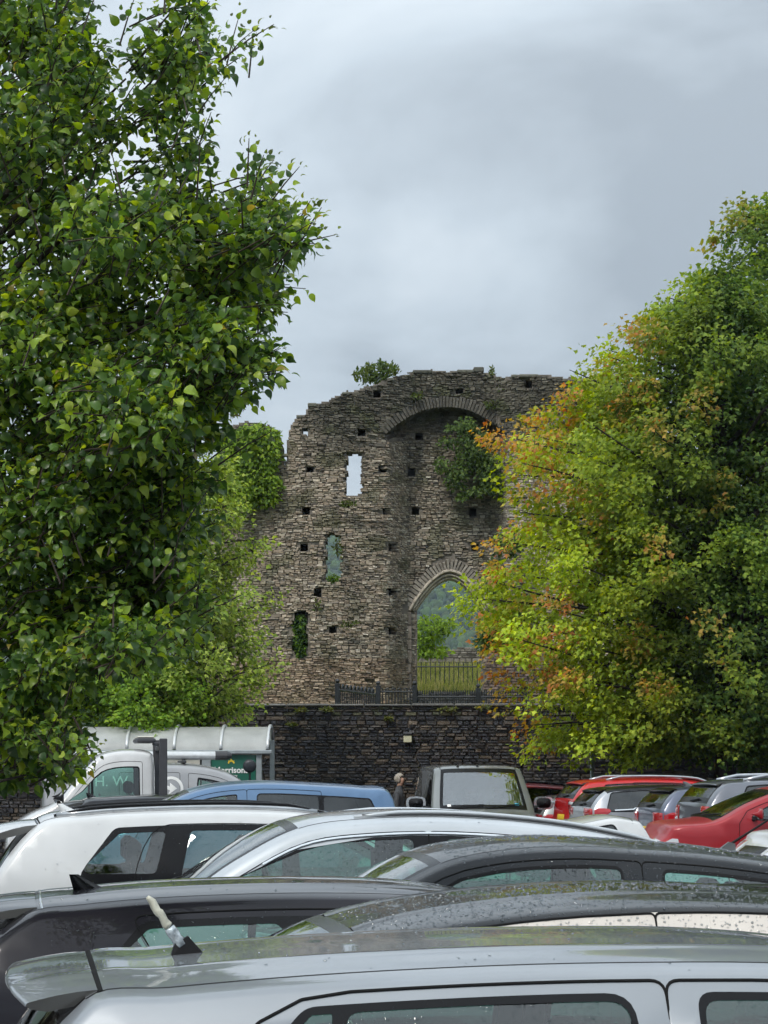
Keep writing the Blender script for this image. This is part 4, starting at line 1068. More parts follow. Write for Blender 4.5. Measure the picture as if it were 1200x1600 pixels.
# taped roof aerial: a dark wedge base and a rod wrapped in worn tape
i_ = c1.ix(.70); b0 = c1.top(i_, 0); AE = empty('aerial', b0, 0, c1.root); mb = MB()
pts = [(-.040, -.02, -.01), (.052, -.02, -.01), (.052, .02, -.01), (-.040, .02, -.01), (-.030, -.012, .026), (.004, -.012, .044), (.004, .012, .044), (-.030, .012, .026)]
mb.add(pts, [(0, 1, 5, 4), (1, 2, 6, 5), (2, 3, 7, 6), (3, 0, 4, 7), (4, 5, 6, 7)]); mb.build('aerial_base', M['black_trim'], AE)
m, t, p = nmat('worn_tape'); c, nz = noisy(t, (.50, .49, .40), .35, 26); t.links.new(c, p.inputs['Base Color']); setin(p, Roughness=.3); b = N(t, 'ShaderNodeBump'); setin(b, Strength=.9, Distance=.01); t.links.new(nz.outputs['Fac'], b.inputs['Height']); t.links.new(b.outputs[0], p.inputs['Normal']); M['tape'] = m
m, t, p = nmat('clear_tape'); c, nz = noisy(t, (.36, .40, .42), .6, 40); t.links.new(c, p.inputs['Base Color']); setin(p, Roughness=.15, Metallic=.3); b = N(t, 'ShaderNodeBump'); setin(b, Strength=1.0, Distance=.012); t.links.new(nz.outputs['Fac'], b.inputs['Height']); t.links.new(b.outputs[0], p.inputs['Normal']); M['tape2'] = m
a0 = Vector((-.012, 0, .020)); a1 = Vector((-.098, 0, .146)); mb = MB(); n = 14
def lump(k): return 1 + .07*math.sin(k*2.3) + .06*math.sin(k*5.1+1)
mb.tube([a0 + (a1-a0)*k/n for k in range(6)], [.018*lump(k)-.0008*k for k in range(6)], 9); mb.build('tape_lower', M['tape2'], AE, smooth=True)
mb = MB(); mb.tube([a0 + (a1-a0)*k/n + Vector((0, 0, .003*math.sin(k*1.7))) for k in range(5, n+1)], [.0135*lump(k)-.0003*k for k in range(5, n)] + [.005], 9); mb.build('tape_upper', M['tape'], AE, smooth=True)

# ---- 2 cream hatchback with black roof, facing left
S2 = dict(rib=.007, L=3.75, W=1.70, H=1.455, belt=1.0, rw=.80, d=.05, n=2.1, gap=.085, door_gap=.002, grow=.016, ditch=False, roof_full=True, drad=.02,
          prof=mirror_prof(3.75, 1.49, (.14, 1.0), (.50, 1.39), [(.95, 1.445), (1.45, 1.455), (1.95, 1.42)], [(2.32, 1.345), (2.95, .98)], (.82, .66)),
          panes=[(.55, .75, 1.33, 1.33), (1.46, 1.46, 2.7, 2.35)], doors=[(.5, 1.40, (.1, 0)), (1.40, 2.72, (0, -.1))], frames=[(0,), (1,)])
c2 = Car('cream_hatchback', S2, 940, 7.7, 1.40, 'L', 'cream hatchback with a glossy wet black roof behind the nearest silver car', mats=dict(paint=PT['cream'], roof=PT['black_wet'], screen=M['screen']), group='cars parked in the near rows')
c2.mirror(2.45, 1.0, PT['cream']); c2.tail(.7, .95, .7, .2); c2.head(.62, .80, .62, .4); c2.wiper([(.1, .75, .14), (-.6, .05, .12)]); c2.spoiler(.36, .62, .02, .03); c2.plate(.5, .6, 'front')

# ---- 3 dark car on the left, facing right
S3 = dict(rib=.005, L=4.3, W=1.76, H=1.365, belt=.94, rw=.78, d=.075, n=2.2, gap=.075, door_gap=.018, grow=.03,
          prof=mirror_prof(4.3, 1.385, (.14, .96), (.50, 1.28), [(.75, 1.325), (1.2, 1.357), (1.8, 1.365), (2.3, 1.34)], [(2.7, 1.26), (3.4, .95)], (.76, .62)),
          panes=[(.76, 1.02, 1.58, 1.58), (1.62, 1.62, 2.2, 2.2), (2.3, 2.3, 3.2, 2.7)], doors=[(1.15, 2.25, (-.2, 0)), (2.25, 3.2, (0, -.1))], frames=[(0, 1, 2)])
c3 = Car('dark_hatchback', S3, 62, 9.9, .58, 'R', 'dark purple grey car with a fin aerial, left behind the taped aerial', mats=dict(paint=PT['dark'], glass=M['glass']), group='cars parked in the near rows')
c3.cross_line(c3.ix(.58), .010, M['chrome']); c3.fin(.80, .075, .17); c3.mirror(2.95, .95, PT['dark']); c3.tail(.60, .78, .6, .3); c3.plate(.5, .6); c3.rear_wiper(); c3.spoiler(.30, .56, .025, .03, tmax=.8); c3.head(.58, .74, .6, .4); c3.wiper([(.1, .75, .14)])

# ---- 4 charcoal car, facing left, wet
S4 = dict(rad=.03, L=4.1, W=1.78, H=1.50, belt=1.02, rw=.80, d=.085, n=2.2, gap=.06, door_gap=.012, grow=.018,
          prof=mirror_prof(4.1, 1.5, (.14, 1.0), (.50, 1.27), [(.8, 1.335), (1.15, 1.395), (1.6, 1.455), (2.1, 1.492), (2.4, 1.50), (2.75, 1.475)], [(3.02, 1.415), (3.68, 1.02)], (.86, .7)),
          panes=[(.75, 1.0, 1.87, 1.87), (2.10, 2.10, 3.45, 2.92)], doors=[(.95, 1.985, (.1, 0)), (1.985, 3.3, (0, -.05))], frames=[(0,), (1,)])
c4 = Car('charcoal_hatchback', S4, 945, 12.2, 1.985, 'L', 'charcoal grey car beaded with rain behind the cream car', mats=dict(paint=PT['charcoal_wet'], glass=M['glass_wet'], screen=M['screen'], frame=M['black_trim']), group='cars parked in the near rows')
c4.mirror(3.0, 1.0, PT['black']); c4.tail(.7, .95, .7, .2); c4.head(.66, .84, .62, .4); c4.wiper([(.1, .75, .14), (-.6, .05, .12)]); c4.plate(.5, .6, 'front'); c4.spoiler(.2, .45, .02, .035)
b0 = c4.top(c4.ix(1.30), 0); AE = empty('aerial', b0, 0, c4.root); mb = MB(); mb.add([(-.05, -.02, -.01), (.06, -.02, -.01), (.06, .02, -.01), (-.05, .02, -.01), (-.05, -.01, .035), (-.015, -.01, .045), (-.015, .01, .045), (-.05, .01, .035)], [(0, 1, 5, 4), (1, 2, 6, 5), (2, 3, 7, 6), (3, 0, 4, 7), (4, 5, 6, 7)]); mb.build('aerial_base', M['grey_plastic'], AE)
mb = MB(); mb.tube([(-.03, 0, .035), (-.30, 0, .20)], [.008, .005], 6); mb.build('aerial_rod', M['black_trim'], AE)

# ---- 5 pale silver estate, facing left
S5 = dict(L=4.55, W=1.82, H=1.60, belt=1.06, rw=.80, d=.10, n=2.3, gap=.075, door_gap=.03, grow=.020,
          prof=mirror_prof(4.55, 1.6, (.14, 1.05), (.42, 1.31), [(.75, 1.405), (1.4, 1.535), (2.1, 1.598), (2.7, 1.59)], [(3.12, 1.53), (3.95, 1.06)], (.90, .72)),
          panes=[(.75, .95, 1.2, 1.35), (1.25, 1.40, 2.20, 2.20), (2.40, 2.40, 3.78, 3.12)], doors=[(1.1, 2.30, (.2, 0)), (2.30, 3.6, (0, -.1))], frames=[(0, 1, 2)])
c5 = Car('silver_estate', S5, 638, 14.8, 2.30, 'L', 'pale silver estate car with roof rails and a chrome window line, middle of the rows', mats=dict(paint=PT['pale_silver'], glass=M['glass_wet'], screen=M['screen'], frame=M['black_gloss']), group='cars parked in the near rows')
for sg in (1, -1):
    c5.side_line([(x, c5.zs(x)-.042) for x in np.linspace(1.0, 3.35, 30)], sg, .022, M['chrome'], 'chrome_strip', .008)
c5.rails(.65, 2.75, .80, .014, PT['pale_silver'], .016); c5.cross_line(c5.ix(.62), .012, M['rubber']); c5.spoiler(.10, .60, .06, .045, bow=.10); c5.mirror(3.3, 1.06, PT['pale_silver'], 1.1); c5.tail(.8, 1.03, .6, .3); c5.head(.7, .9, .6, .4)
c5.wiper([(.0, .72, .20), (-.7, -.02, .16)]); c5.plate(.5, .6, 'front')
for sg in (1, -1): c5.path([(c5.ix(x), .80*sg, .012) for x in np.linspace(.7, 2.7, 14)], .013, M['grey_plastic'], 'rail_base', 6)

# ---- 6 white SUV, facing right
S6 = dict(L=4.45, W=1.84, H=1.60, belt=1.04, rw=.80, d=.09, n=2.3, gap=.10, door_gap=.05, grow=.045,
          prof=mirror_prof(4.45, 1.6, (.20, 1.06), (.55, 1.49), [(.9, 1.56), (1.5, 1.595), (2.1, 1.60), (2.6, 1.57)], [(3.0, 1.48), (3.7, 1.06)], (.95, .76)),
          panes=[(.84, 1.16, 1.42, 1.50, 1.10), (1.60, 1.68, 2.35, 2.35), (2.48, 2.48, 3.4, 2.9)], doors=[(1.25, 2.41, (.28, 0)), (2.41, 3.45, (0, -.1))], frames=[(0, 1, 2)])
c6 = Car('white_suv', S6, 256, 17.3, 1.53, 'R', 'white SUV with black roof rails and a swept rear quarter window', mats=dict(paint=PT['white'], glass=M['glass_wet'], tint={0: M['glass_wet']}), group='cars parked in the near rows')
c6.rails(.68, 2.7, .79, .015, M['black_gloss'], .032); c6.cross_line(c6.ix(.56), .014, M['rubber']); c6.spoiler(.12, .54, .07, .05, bow=.12); c6.mirror(3.1, 1.05, M['black_trim'], 1.1); c6.tail(.78, .90, .5, .3); c6.plate(.6, .72); c6.rear_wiper(); c6.head(.7, .9, .6, .4); c6.fin(.8, .06, .15, PT['white'])
for sg in (1, -1): c6.path([(c6.ix(x), .79*sg, .010) for x in np.linspace(.7, 2.65, 12)], .020, M['strut_silver'], 'rail_base', 6)

# ---- 7 black estate behind the white SUV, facing right
S7 = dict(L=4.4, W=1.78, H=1.515, belt=.98, rw=.80, d=.085, n=2.3, gap=.085, door_gap=.03, grow=.022,
          prof=mirror_prof(4.4, 1.515, (.15, 1.0), (.46, 1.425), [(.8, 1.48), (1.4, 1.51), (2.1, 1.515), (2.6, 1.49)], [(3.0, 1.41), (3.7, 1.0)], (.85, .68)),
          panes=[(.70, .92, 1.3, 1.35), (1.4, 1.45, 2.3, 2.3), (2.42, 2.42, 3.4, 2.95)], doors=[(1.35, 2.36, (.05, 0)), (2.36, 3.45, (0, -.1))], frames=[(0, 1, 2)])
c7 = Car('black_estate', S7, 128, 33.2, .47, 'R', 'black estate car with a small fin aerial just in front of the flatbed lorry', mats=dict(paint=PT['black'], glass=M['glass']), group='cars parked in the near rows')
c7.fin(.62, .07, .17); c7.cross_line(c7.ix(.47), .012, M['rubber']); c7.spoiler(.14, .46, .05, .04); c7.mirror(3.1, .98, PT['black']); c7.tail(.75, .98, .6, .3); c7.plate(.6, .7); c7.head(.7, .9, .6, .4)

# ---- 8 blue MPV, facing left
S8 = dict(L=4.55, W=1.86, H=1.73, belt=1.12, rw=.80, d=.085, n=2.3, gap=.10, door_gap=.03, grow=.016,
          prof=mirror_prof(4.55, 1.73, (.10, 1.1), (.24, 1.60), [(.6, 1.66), (1.2, 1.70), (1.9, 1.73), (2.5, 1.70)], [(2.95, 1.60), (3.8, 1.12)], (1.0, .8)),
          panes=[(.38, .55, 1.17, 1.17), (1.24, 1.24, 2.05, 2.05), (2.33, 2.33, 3.5, 2.85)], doors=[(1.2, 2.19, (0, 0)), (2.19, 3.5, (0, -.1))], frames=[(0, 1), (2,)])
c8 = Car('blue_people_carrier', S8, 377, 30.3, 2.19, 'L', 'blue people carrier with dark rear windows in front of the shelter', mats=dict(paint=PT['blue'], glass=M['glass'], tint={0: M['glass_dark'], 1: M['glass_dark']}), group='cars parked in the far rows')
c8.cross_line(c8.ix(.30), .012, M['rubber'], 1.0); c8.mirror(3.2, 1.12, PT['blue']); c8.tail(.9, 1.25, .75, .2); c8.head(.75, .95, .6, .4); c8.plate(.6, .7, 'front'); c8.wiper([(.1, .75, .14)])
c8.side_line([(1.22, 1.50), (1.22, 1.36)], -1, .02, M['black_trim']); b0 = c8.top(c8.ix(1.25), .2); mb = MB(); mb.tube([b0, b0+Vector((-.10, 0, .17))], .006, 5); mb.build('roof_antenna', M['black_trim'], c8.root)

# ---- right-hand group
def hatch(H, L=4.1, W_=1.76, belt=None, sp=None):
    rb = H-.34; belt = H-.42 if belt is None else belt
    d = dict(L=L, W=W_, H=H, belt=belt, rw=.82, d=.07, n=2.4, gap=.035, door_gap=.008, grow=.02,
             prof=mirror_prof(L, H, (.10, rb), (.34, H-.075), [(.65, H-.025), (1.2, H), (1.8, H-.005), (2.2, H-.03)], [(L*.62, H-.10), (L*.80, belt+.02)], (belt-.14, belt-.32)),
             panes=[(.50, .66, 1.02, 1.12), (1.1, 1.20, L*.465, L*.465), (L*.49, L*.49, L*.70, L*.61)], doors=[(.95, L*.477, (.2, 0)), (L*.477, L*.71, (0, -.1))], frames=[(0, 1, 2)])
    if sp: d.update(sp)
    return d
def dress(c, paint_, H, sp=True, spm=None, tails=(.52, .36, .55, .35), clear=None, platez=.14):
    c.tail(H-tails[0], H-tails[1], tails[2], tails[3], clear=clear); c.plate(H-.72, H-.61); c.rear_wiper(); c.head(c.belt-.36, c.belt-.18, .6, .4); c.mirror(c.L*.68, c.belt, paint_); c.wiper([(.1, .75, .14)])
    if sp: c.spoiler(.24, .40, .03, .03, spm, tmax=.80, bow=.04)
RG = 'cars parked in the far rows'
c13 = Car('maroon_estate', hatch(1.62, 4.4), 884, 43.7, 2.6, 'R', 'maroon car mostly hidden behind the dark van, against the slate wall', mats=dict(paint=PT['maroon'], glass=M['glass_dark']), group=RG); dress(c13, PT['maroon'], 1.62); c13.rails(.7, 2.6, .8, .02, M['black_gloss'])
c14 = Car('grey_hatchback', hatch(1.45, 3.95), 852, 40.2, .36, 'R', 'small grey hatchback squeezed between the dark van and the red car', mats=dict(paint=PT['grey_hatch'], glass=M['glass_dark']), group=RG); dress(c14, PT['grey_hatch'], 1.45, True, M['black_gloss'])
b0 = c14.top(c14.ix(.75), 0); mb = MB(); mb.tube([b0, b0+Vector((-.14, 0, .42))], .006, 5); mb.build('roof_antenna', M['black_trim'], c14.root)
c15 = Car('red_suv', hatch(1.74, 4.2, 1.78), 903, 37.7, .36, 'R', 'bright red SUV with silver roof rails beside the slate wall', mats=dict(paint=PT['red'], glass=M['glass_dark']), group=RG); dress(c15, PT['red'], 1.74, clear=(1.28, 1.36)); c15.rails(.7, 2.5, .8, .022, M['strut_silver'])
c16 = Car('silver_crossover', hatch(1.64, 4.2, 1.80, None, dict(roof_full=True, gap=.02, door_gap=.004, panes=[(.34, .44, 1.02, 1.12), (1.1, 1.20, 1.953, 1.953), (2.058, 2.058, 2.94, 2.562)])), 930, 35.2, .36, 'R', 'silver crossover with black roof and dark windows in front of the red SUV', mats=dict(paint=PT['juke'], roof=PT['black'], glass=M['glass_dark'], frame=M['black_gloss']), group=RG); dress(c16, PT['black'], 1.64, True, M['black_gloss'], tails=(.48, .36, .45, .26))
for sg in (1, -1): c16.side_line([(.46, 1.245), (.75, 1.26), (.95, 1.37), (1.15, 1.47), (1.5, 1.535), (2.0, 1.54), (2.4, 1.49)], sg, .030, M['chrome'], 'chrome_strip', .010)
c17 = Car('navy_hatchback', hatch(1.66, 4.2, 1.8), 1037, 32.7, .36, 'R', 'dark navy hatchback with black spoiler and red tail lamps', mats=dict(paint=PT['navy'], glass=M['glass_dark']), group=RG); dress(c17, PT['navy'], 1.66, True, M['black_gloss'], tails=(.56, .40, .5, .5)); c17.fin(.75, .07, .2, M['grey_plastic'])
c18 = Car('slate_grey_suv', hatch(1.77, 4.5, 1.86), 1108, 30.3, .36, 'R', 'slate grey SUV with silver roof rails right of the navy hatchback', mats=dict(paint=PT['slate'], glass=M['glass_dark']), group=RG); dress(c18, PT['slate'], 1.77, tails=(.60, .38, .62, .40), clear=(1.17, 1.24)); c18.rails(.65, 2.9, .8, .025, M['strut_silver'])
S19 = dict(L=4.3, W=1.80, H=1.72, belt=1.26, rw=.82, d=.085, n=2.3, gap=.06, door_gap=.02, grow=.022,
           prof=mirror_prof(4.3, 1.72, (.14, 1.18), (.40, 1.62), [(.8, 1.69), (1.4, 1.72), (2.0, 1.715), (2.3, 1.69)], [(2.62, 1.63), (3.40, 1.29)], (1.10, .9)),
           panes=[(.6, .8, 1.25, 1.28), (1.35, 1.38, 2.1, 2.1), (2.2, 2.2, 3.05, 2.6)], doors=[(1.3, 2.15, (.05, 0)), (2.15, 3.1, (0, -.1))], frames=[(0, 1, 2)])
c19 = Car('crimson_people_carrier', S19, 1190, 27.6, 2.62, 'L', 'crimson car facing left with its door mirror in view, right edge', mats=dict(paint=PT['red2'], glass=M['glass']), group=RG, yaw=math.radians(4))
c19.mirror(2.92, 1.28, PT['red2'], 1.15); c19.head(.85, 1.05, .6, .5); c19.rails(.7, 2.3, .8, .022, M['strut_silver']); c19.tail(.85, 1.12, .6, .3); c19.wiper([(.1, .75, .14), (-.6, .05, .12)]); c19.plate(.5, .6, 'front')
S20 = hatch(1.37, 3.6, 1.62, .93); S20['prof'] = mirror_prof(3.6, 1.37, (.12, .93), (.30, 1.305), [(.45, 1.35), (.62, 1.37), (.9, 1.325), (1.3, 1.255)], [(2.0, 1.20), (2.8, .95)], (.8, .6))
c20 = Car('white_small_car', S20, 990, 25.0, .25, 'L', 'small white car showing only its rounded tail above the silver estate', mats=dict(paint=PT['white'], glass=M['glass_dark']), group=RG); c20.cross_line(c20.ix(.42), .012, M['rubber'], 1.0); c20.tail(.75, .90, .6, .3)
S21 = hatch(1.70, 4.2, 1.80, 1.22)
c21 = Car('white_hatchback', S21, 1182, 24.8, 3.98, 'L', 'white car with dark grille just entering at the right edge', mats=dict(paint=PT['white'], glass=M['glass']), group=RG); c21.head(.92, 1.08, .6, .4); c21.mirror(2.95, 1.22, PT['white'])
c21.top_patch(c21.iz(1.02, 'front'), c21.iz(.72, 'front'), -.5, .5, .012, M['black_gloss'], 'grille', 6, 8); c21.plate(.42, .52, 'front')

# ---- dark silver van facing the camera
SV = dict(L=4.9, W=1.78, H=1.97, belt=1.20, rw=.84, d=.10, n=3.2, gap=.16, door_gap=.08, grow=.02, taper=.06, axles=(.95, 3.9), wr=.34,
          prof=[(.06, .25, 'bumper_rear'), (.0, .45, 'bumper_rear'), (.02, .9, 'tailgate'), (.04, 1.2, 'tailgate'), (.10, 1.78, 'body'), (.22, 1.93, 'roof'), (.7, 1.965, 'roof'), (2.0, 1.97, 'roof'), (2.9, 1.955, 'roof'), (3.22, 1.90, 'windscreen'), (3.62, 1.56, 'windscreen'), (4.02, 1.21, 'bonnet'), (4.45, 1.08, 'bonnet'), (4.75, .90, 'bonnet'), (4.86, .7, 'bumper_front'), (4.9, .5, 'bumper_front'), (4.85, .25, 'bumper_front')],
          panes=[(2.85, 2.85, 3.85, 3.25)], doors=[(2.7, 3.9, (0, -.2))], frames=[(0,)], seats=[(2.4, 3)])
c12 = Car('panel_van', SV, 738, 39.3, 2.45, 'R', 'dark silver van facing the camera in front of the slate wall', 'van', yaw=math.radians(5-90), mats=dict(paint=PT['transit'], glass=M['glass_dark'], screen=M['screen_pale']))
for o in c12.root.children:
    pass
c12.mirror(3.55, 1.22, M['black_trim'], 1.7); c12.head(.72, 1.0, .66, .35); c12.wiper([(.02, .70, .10), (-.7, .0, .08)], .02); c12.plate(.42, .54, 'front')
mb = MB(); mb.box((2.2, -.86, .35), (2.24, .86, 1.86)); mb.build('bulkhead', M['grey_plastic'], c12.root)
c12.top_patch(c12.iz(.88, 'front'), c12.iz(.60, 'front'), -.5, .5, .012, M['black_trim'], 'grille', 6, 8)
idx = [i for i, r in enumerate(c12.reg) if r == 'windscreen']; ia, ib = idx[0], idx[-1]+1
c12.top_patch(ia+.2, ia+(ib-ia)*.20, -.16, .16, -.004, M['black_trim'], 'sensor_pod', 3, 4)
c12.top_patch(ia+(ib-ia)*.86, ia+(ib-ia)*.92, -.70, -.63, .004, M['white'], 'sticker', 2, 2); M['cyan'] = plain('sticker_cyan', (.05, .42, .55), .5); c12.top_patch(ia+(ib-ia)*.84, ia+(ib-ia)*.89, .62, .70, .004, M['cyan'], 'sticker', 2, 2)
for tt in (-.45, .0): c12.top_patch(c12.ix(3.1), c12.ix(3.16), tt-.03, tt+.03, .03, M['black_trim'], 'roof_lug', 3, 3)
b0 = c12.top(c12.ix(3.0), .52); mb = MB(); mb.tube([b0, b0+Vector((-.05, 0, .33))], .006, 5); mb.build('roof_antenna', M['black_trim'], c12.root)

# ---- white flatbed lorry, facing left
SF = dict(L=2.35, W=2.0, H=2.20, belt=1.33, rw=.83, d=.10, n=2.6, gap=.20, door_gap=.10, grow=.022, taper=.05, axles=(-9, 1.65), wr=.34,
          prof=[(.04, .5, 'body'), (.0, .8, 'body'), (.0, 1.6, 'body'), (.02, 2.08, 'body'), (.12, 2.18, 'roof'), (.45, 2.205, 'roof'), (.75, 2.17, 'roof'), (.95, 2.08, 'windscreen'), (1.27, 1.74, 'windscreen'), (1.58, 1.38, 'bonnet'), (1.95, 1.20, 'bonnet'), (2.22, 1.02, 'bonnet'), (2.33, .8, 'bumper_front'), (2.35, .55, 'bumper_front'), (2.30, .28, 'bumper_front')],
          panes=[(.30, .30, 1.02, .98), (1.06, 1.02, 1.48, 1.1)], doors=[(.22, 1.42, (0, -.25))], frames=[(0, 1)], seats=[(.38, 3)])
SF['panes'] = [(.28, .28, .98, .98), (1.02, 1.02, 1.44, 1.14)]
SF['axles'] = (1.60, 1.60)
c9 = Car('flatbed_lorry', SF, 240, 35.8, .0, 'L', 'white flatbed lorry with beacon bar and dark headboard posts beside the shelter', 'lorry', mats=dict(paint=PT['white2'], glass=M['glass'], screen=M['screen']))
c9.mirror(1.50, 1.36, M['black_trim'], 1.5); c9.head(.75, 1.0, .6, .4); c9.wiper([(.05, .7, .10)])
fr_ = c9.root
for sg in (-1, 1):
    mb = MB(); mb.bevbox((-.16, sg*.93-.05, .6), (-.04, sg*.93+.05, 2.36), .012); mb.build('headboard_post', M['lamp_dark'], fr_)
    mb = MB(); mb.bevbox((-3.0, sg*.98-.02, .95), (-.18, sg*.98+.02, 1.32), .01); mb.build('dropside', M['grey_alu'], fr_)
    mb = MB(); mb.bevbox((-3.0, sg*.4-.05, .55), (.3, sg*.4+.05, .75), .01); mb.build('chassis_rail', M['lamp_dark'], fr_)
    for xx in (-2.0,):
        w_ = empty('wheel', (0, 0, 0), 0, fr_); mb = MB(); wr = .34; y1 = sg*.95; y0 = y1-sg*.22; mb.lathe([(wr*.62, y0), (wr, y0+sg*.04), (wr, y1-sg*.04), (wr*.64, y1)], 24, 'Y'); mb.v = [(x+xx, y, z+wr) for x, y, z in mb.v]; mb.build('tyre', M['tyre'], w_, smooth=True)
        mb = MB(); mb.lathe([(wr*.64, y1-sg*.01), (.08, y1-sg*.05), (.001, y1-sg*.05)], 24, 'Y'); mb.v = [(x+xx, y, z+wr) for x, y, z in mb.v]; mb.build('rim', M['rim'], w_, smooth=True)
mb = MB(); mb.bevbox((-.16, -.87, 1.3), (-.06, .87, 1.42), .012); mb.bevbox((-.15, -.87, 2.18), (-.07, .87, 2.26), .012); mb.build('headboard_bar', M['lamp_dark'], fr_)
mb = MB(); mb.bevbox((-3.02, -.96, .82), (-.04, .96, .93), .01); mb.build('bed', M['grey_alu'], fr_)
bb = MB(); bb.bevbox((.0, -.62, 2.30), (.30, .62, 2.37), .02); bo = bb.build('beacon_bar', M['lamp_dark'], fr_); bb = MB(); bb.bevbox((.02, -.60, 2.372), (.28, .60, 2.40), .012); bb.build('beacon_lens', M['cream'], bo)
bb = MB(); bb.bevbox((-.10, -.06, 2.262), (.02, .06, 2.31), .01); bb.build('beacon_bracket', M['lamp_dark'], bo)

# ---- silver van with lettering, facing right, and the pipe carrier on its roof
SN = dict(L=4.9, W=1.92, H=2.0, belt=1.22, rw=.84, d=.10, n=2.6, gap=.16, door_gap=.07, grow=.03, taper=.08, axles=(.95, 3.9), wr=.33,
          prof=[(.06, .25, 'bumper_rear'), (.0, .45, 'bumper_rear'), (.02, .9, 'tailgate'), (.05, 1.2, 'tailgate'), (.10, 1.80, 'body'), (.24, 1.94, 'roof'), (.8, 1.985, 'roof'), (1.8, 2.0, 'roof'), (2.5, 1.99, 'roof'), (2.95, 1.93, 'roof'), (3.25, 1.82, 'windscreen'), (3.65, 1.54, 'windscreen'), (4.0, 1.22, 'bonnet'), (4.4, 1.08, 'bonnet'), (4.72, .90, 'bonnet'), (4.85, .7, 'bumper_front'), (4.9, .5, 'bumper_front'), (4.85, .25, 'bumper_front')],
          panes=[(2.62, 2.68, 3.75, 3.1)], doors=[(1.35, 2.36, (0, 0)), (2.50, 3.8, (0, -.3))], frames=[(0,)], seats=[(2.3, 3)])
c10 = Car('lettered_van', SN, 298, 38.3, 2.60, 'R', 'silver van with white lettering and ring emblem behind the flatbed lorry', 'van', mats=dict(paint=PT['van_silver'], glass=M['glass']))
c10.mirror(3.55, 1.24, M['black_trim'], 1.4); c10.tail(.8, 1.2, .85, .12); c10.plate(.55, .66); c10.head(.75, 1.0, .6, .4)
def side_text(c, s_, size, x0, z0, sg=-1):
    o = text(s_, size, (0, 0, 0), M['white'], c.root, rot=(0, 0, 0), align='LEFT')
    for v in o.data.vertices:
        x, z = x0+v.co.x, z0+v.co.y; v.co = (x, sg*(c.sy(x, z)+.008+v.co.z), z)
    return o
side_text(c10, 'H. W', .245, .94, 1.60)
# ring emblem with an arrow on the van's side
zc, xc = 1.56, 2.26-.05; y_ = lambda x, z: -(c10.sy(x, z)+.008)
mb = MB(); vs = []; fs = []; n = 36
for k in range(n):
    a = 2*math.pi*k/n
    for r in (.155, .205): x, z = xc+r*math.cos(a), zc+r*math.sin(a); vs += [(x, y_(x, z), z)]
fs = [(2*k, 2*k+1, (2*k+3) % (2*n), (2*k+2) % (2*n)) for k in range(n)]
mb.add(vs, fs); em = mb.build('ring_emblem', M['white'], c10.root)
mb = MB(); ar = [(-.14, .02), (-.02, -.03), (-.05, -.10), (.10, .0), (-.02, .10), (-.02, .035), (-.12, .07)]
mb.add([(xc+a, y_(xc+a, zc+b), zc+b) for a, b in ar], [tuple(range(7))]); mb.build('emblem_arrow', M['white'], em)
# pipe carrier
PC = empty('pipe_carrier', c10.root.location + Vector((0, 0, 0)), c10.root.rotation_euler.z); tag(PC, 'white pipe carrier tube with dark end cap on the silver van roof', 'pipe carrier')
mb = MB(); zt_ = 2.115; yq = -.45
def oct_(x, k=1.0): return [(x, yq+.085*k*math.cos(q), zt_+.072*k*math.sin(q)) for q in np.linspace(0, 2*math.pi, 13)[:-1]]
vs = oct_(.12) + oct_(3.02); n = 12; mb.add(vs, [(k, (k+1) % n, n+(k+1) % n, n+k) for k in range(n)] + [tuple(range(n))]); mb.build('tube', M['alu'], PC)
mb = MB(); vs = oct_(2.98, 1.08) + oct_(3.18, 1.05) + oct_(3.26, .6); mb.add(vs, [(q*n+k, q*n+(k+1) % n, (q+1)*n+(k+1) % n, (q+1)*n+k) for q in (0, 1) for k in range(n)] + [tuple(2*n+k for k in range(n)), tuple(range(n))]); mb.build('end_cap', M['lamp_dark'], PC)
for xx in (.7, 1.6, 2.45): mb = MB(); mb.bevbox((xx-.03, -.7, 1.985), (xx+.03, .7, 2.035), .008); mb.bevbox((xx-.025, yq-.03, 2.03), (xx+.025, yq+.03, 2.06), .006); mb.build('roof_bar', M['lamp_dark'], PC)

# ---- rain standing on the nearest cars
c2.beads(4600, .9, 2.3, 1, .002, .0052, side=38, z0=1.2); c4.beads(5600, .9, 2.95, 2, .0028, .0064, side=30, z0=1.1); c1.beads(140, .3, 2.4, 3, .0015, .0045); c3.beads(420, .55, 2.6, 4, .002, .006, side=55, z0=1.05); c5.beads(260, .6, 3.0, 5, .003, .006, side=30, z0=1.1); c6.beads(160, .6, 2.8, 6, .003, .007, side=40, z0=1.1)
# ------------------------------------------------------------------ foliage
def rot_frames(d, up):
    """columns side, along, normal for arrays of directions"""
    d = d/np.linalg.norm(d, axis=1)[:, None]; s_ = np.cross(d, up); l = np.linalg.norm(s_, axis=1)[:, None]; s_ = np.where(l < 1e-4, np.array([[1., 0, 0]]), s_/np.maximum(l, 1e-6)); n = np.cross(s_, d)
    return np.stack([s_, d, n], axis=2)
PEAR = (np.array([(0, 0, 0), (-.23, .06, .05), (0, .09, 0), (.23, .06, .05), (-.36, .27, .15), (0, .29, .05), (.36, .27, .15), (-.34, .52, .14), (0, .53, .03), (.34, .52, .14), (-.19, .75, .0), (0, .77, -.08), (.19, .75, .0), (0, 1.0, -.36)]),
        np.array([(0, 2, 1), (0, 3, 2)] + [t for r in (1, 4, 7) for t in ((r, r+1, r+4), (r, r+4, r+3), (r+1, r+2, r+5), (r+1, r+5, r+4))] + [(10, 11, 13), (11, 12, 13)]))
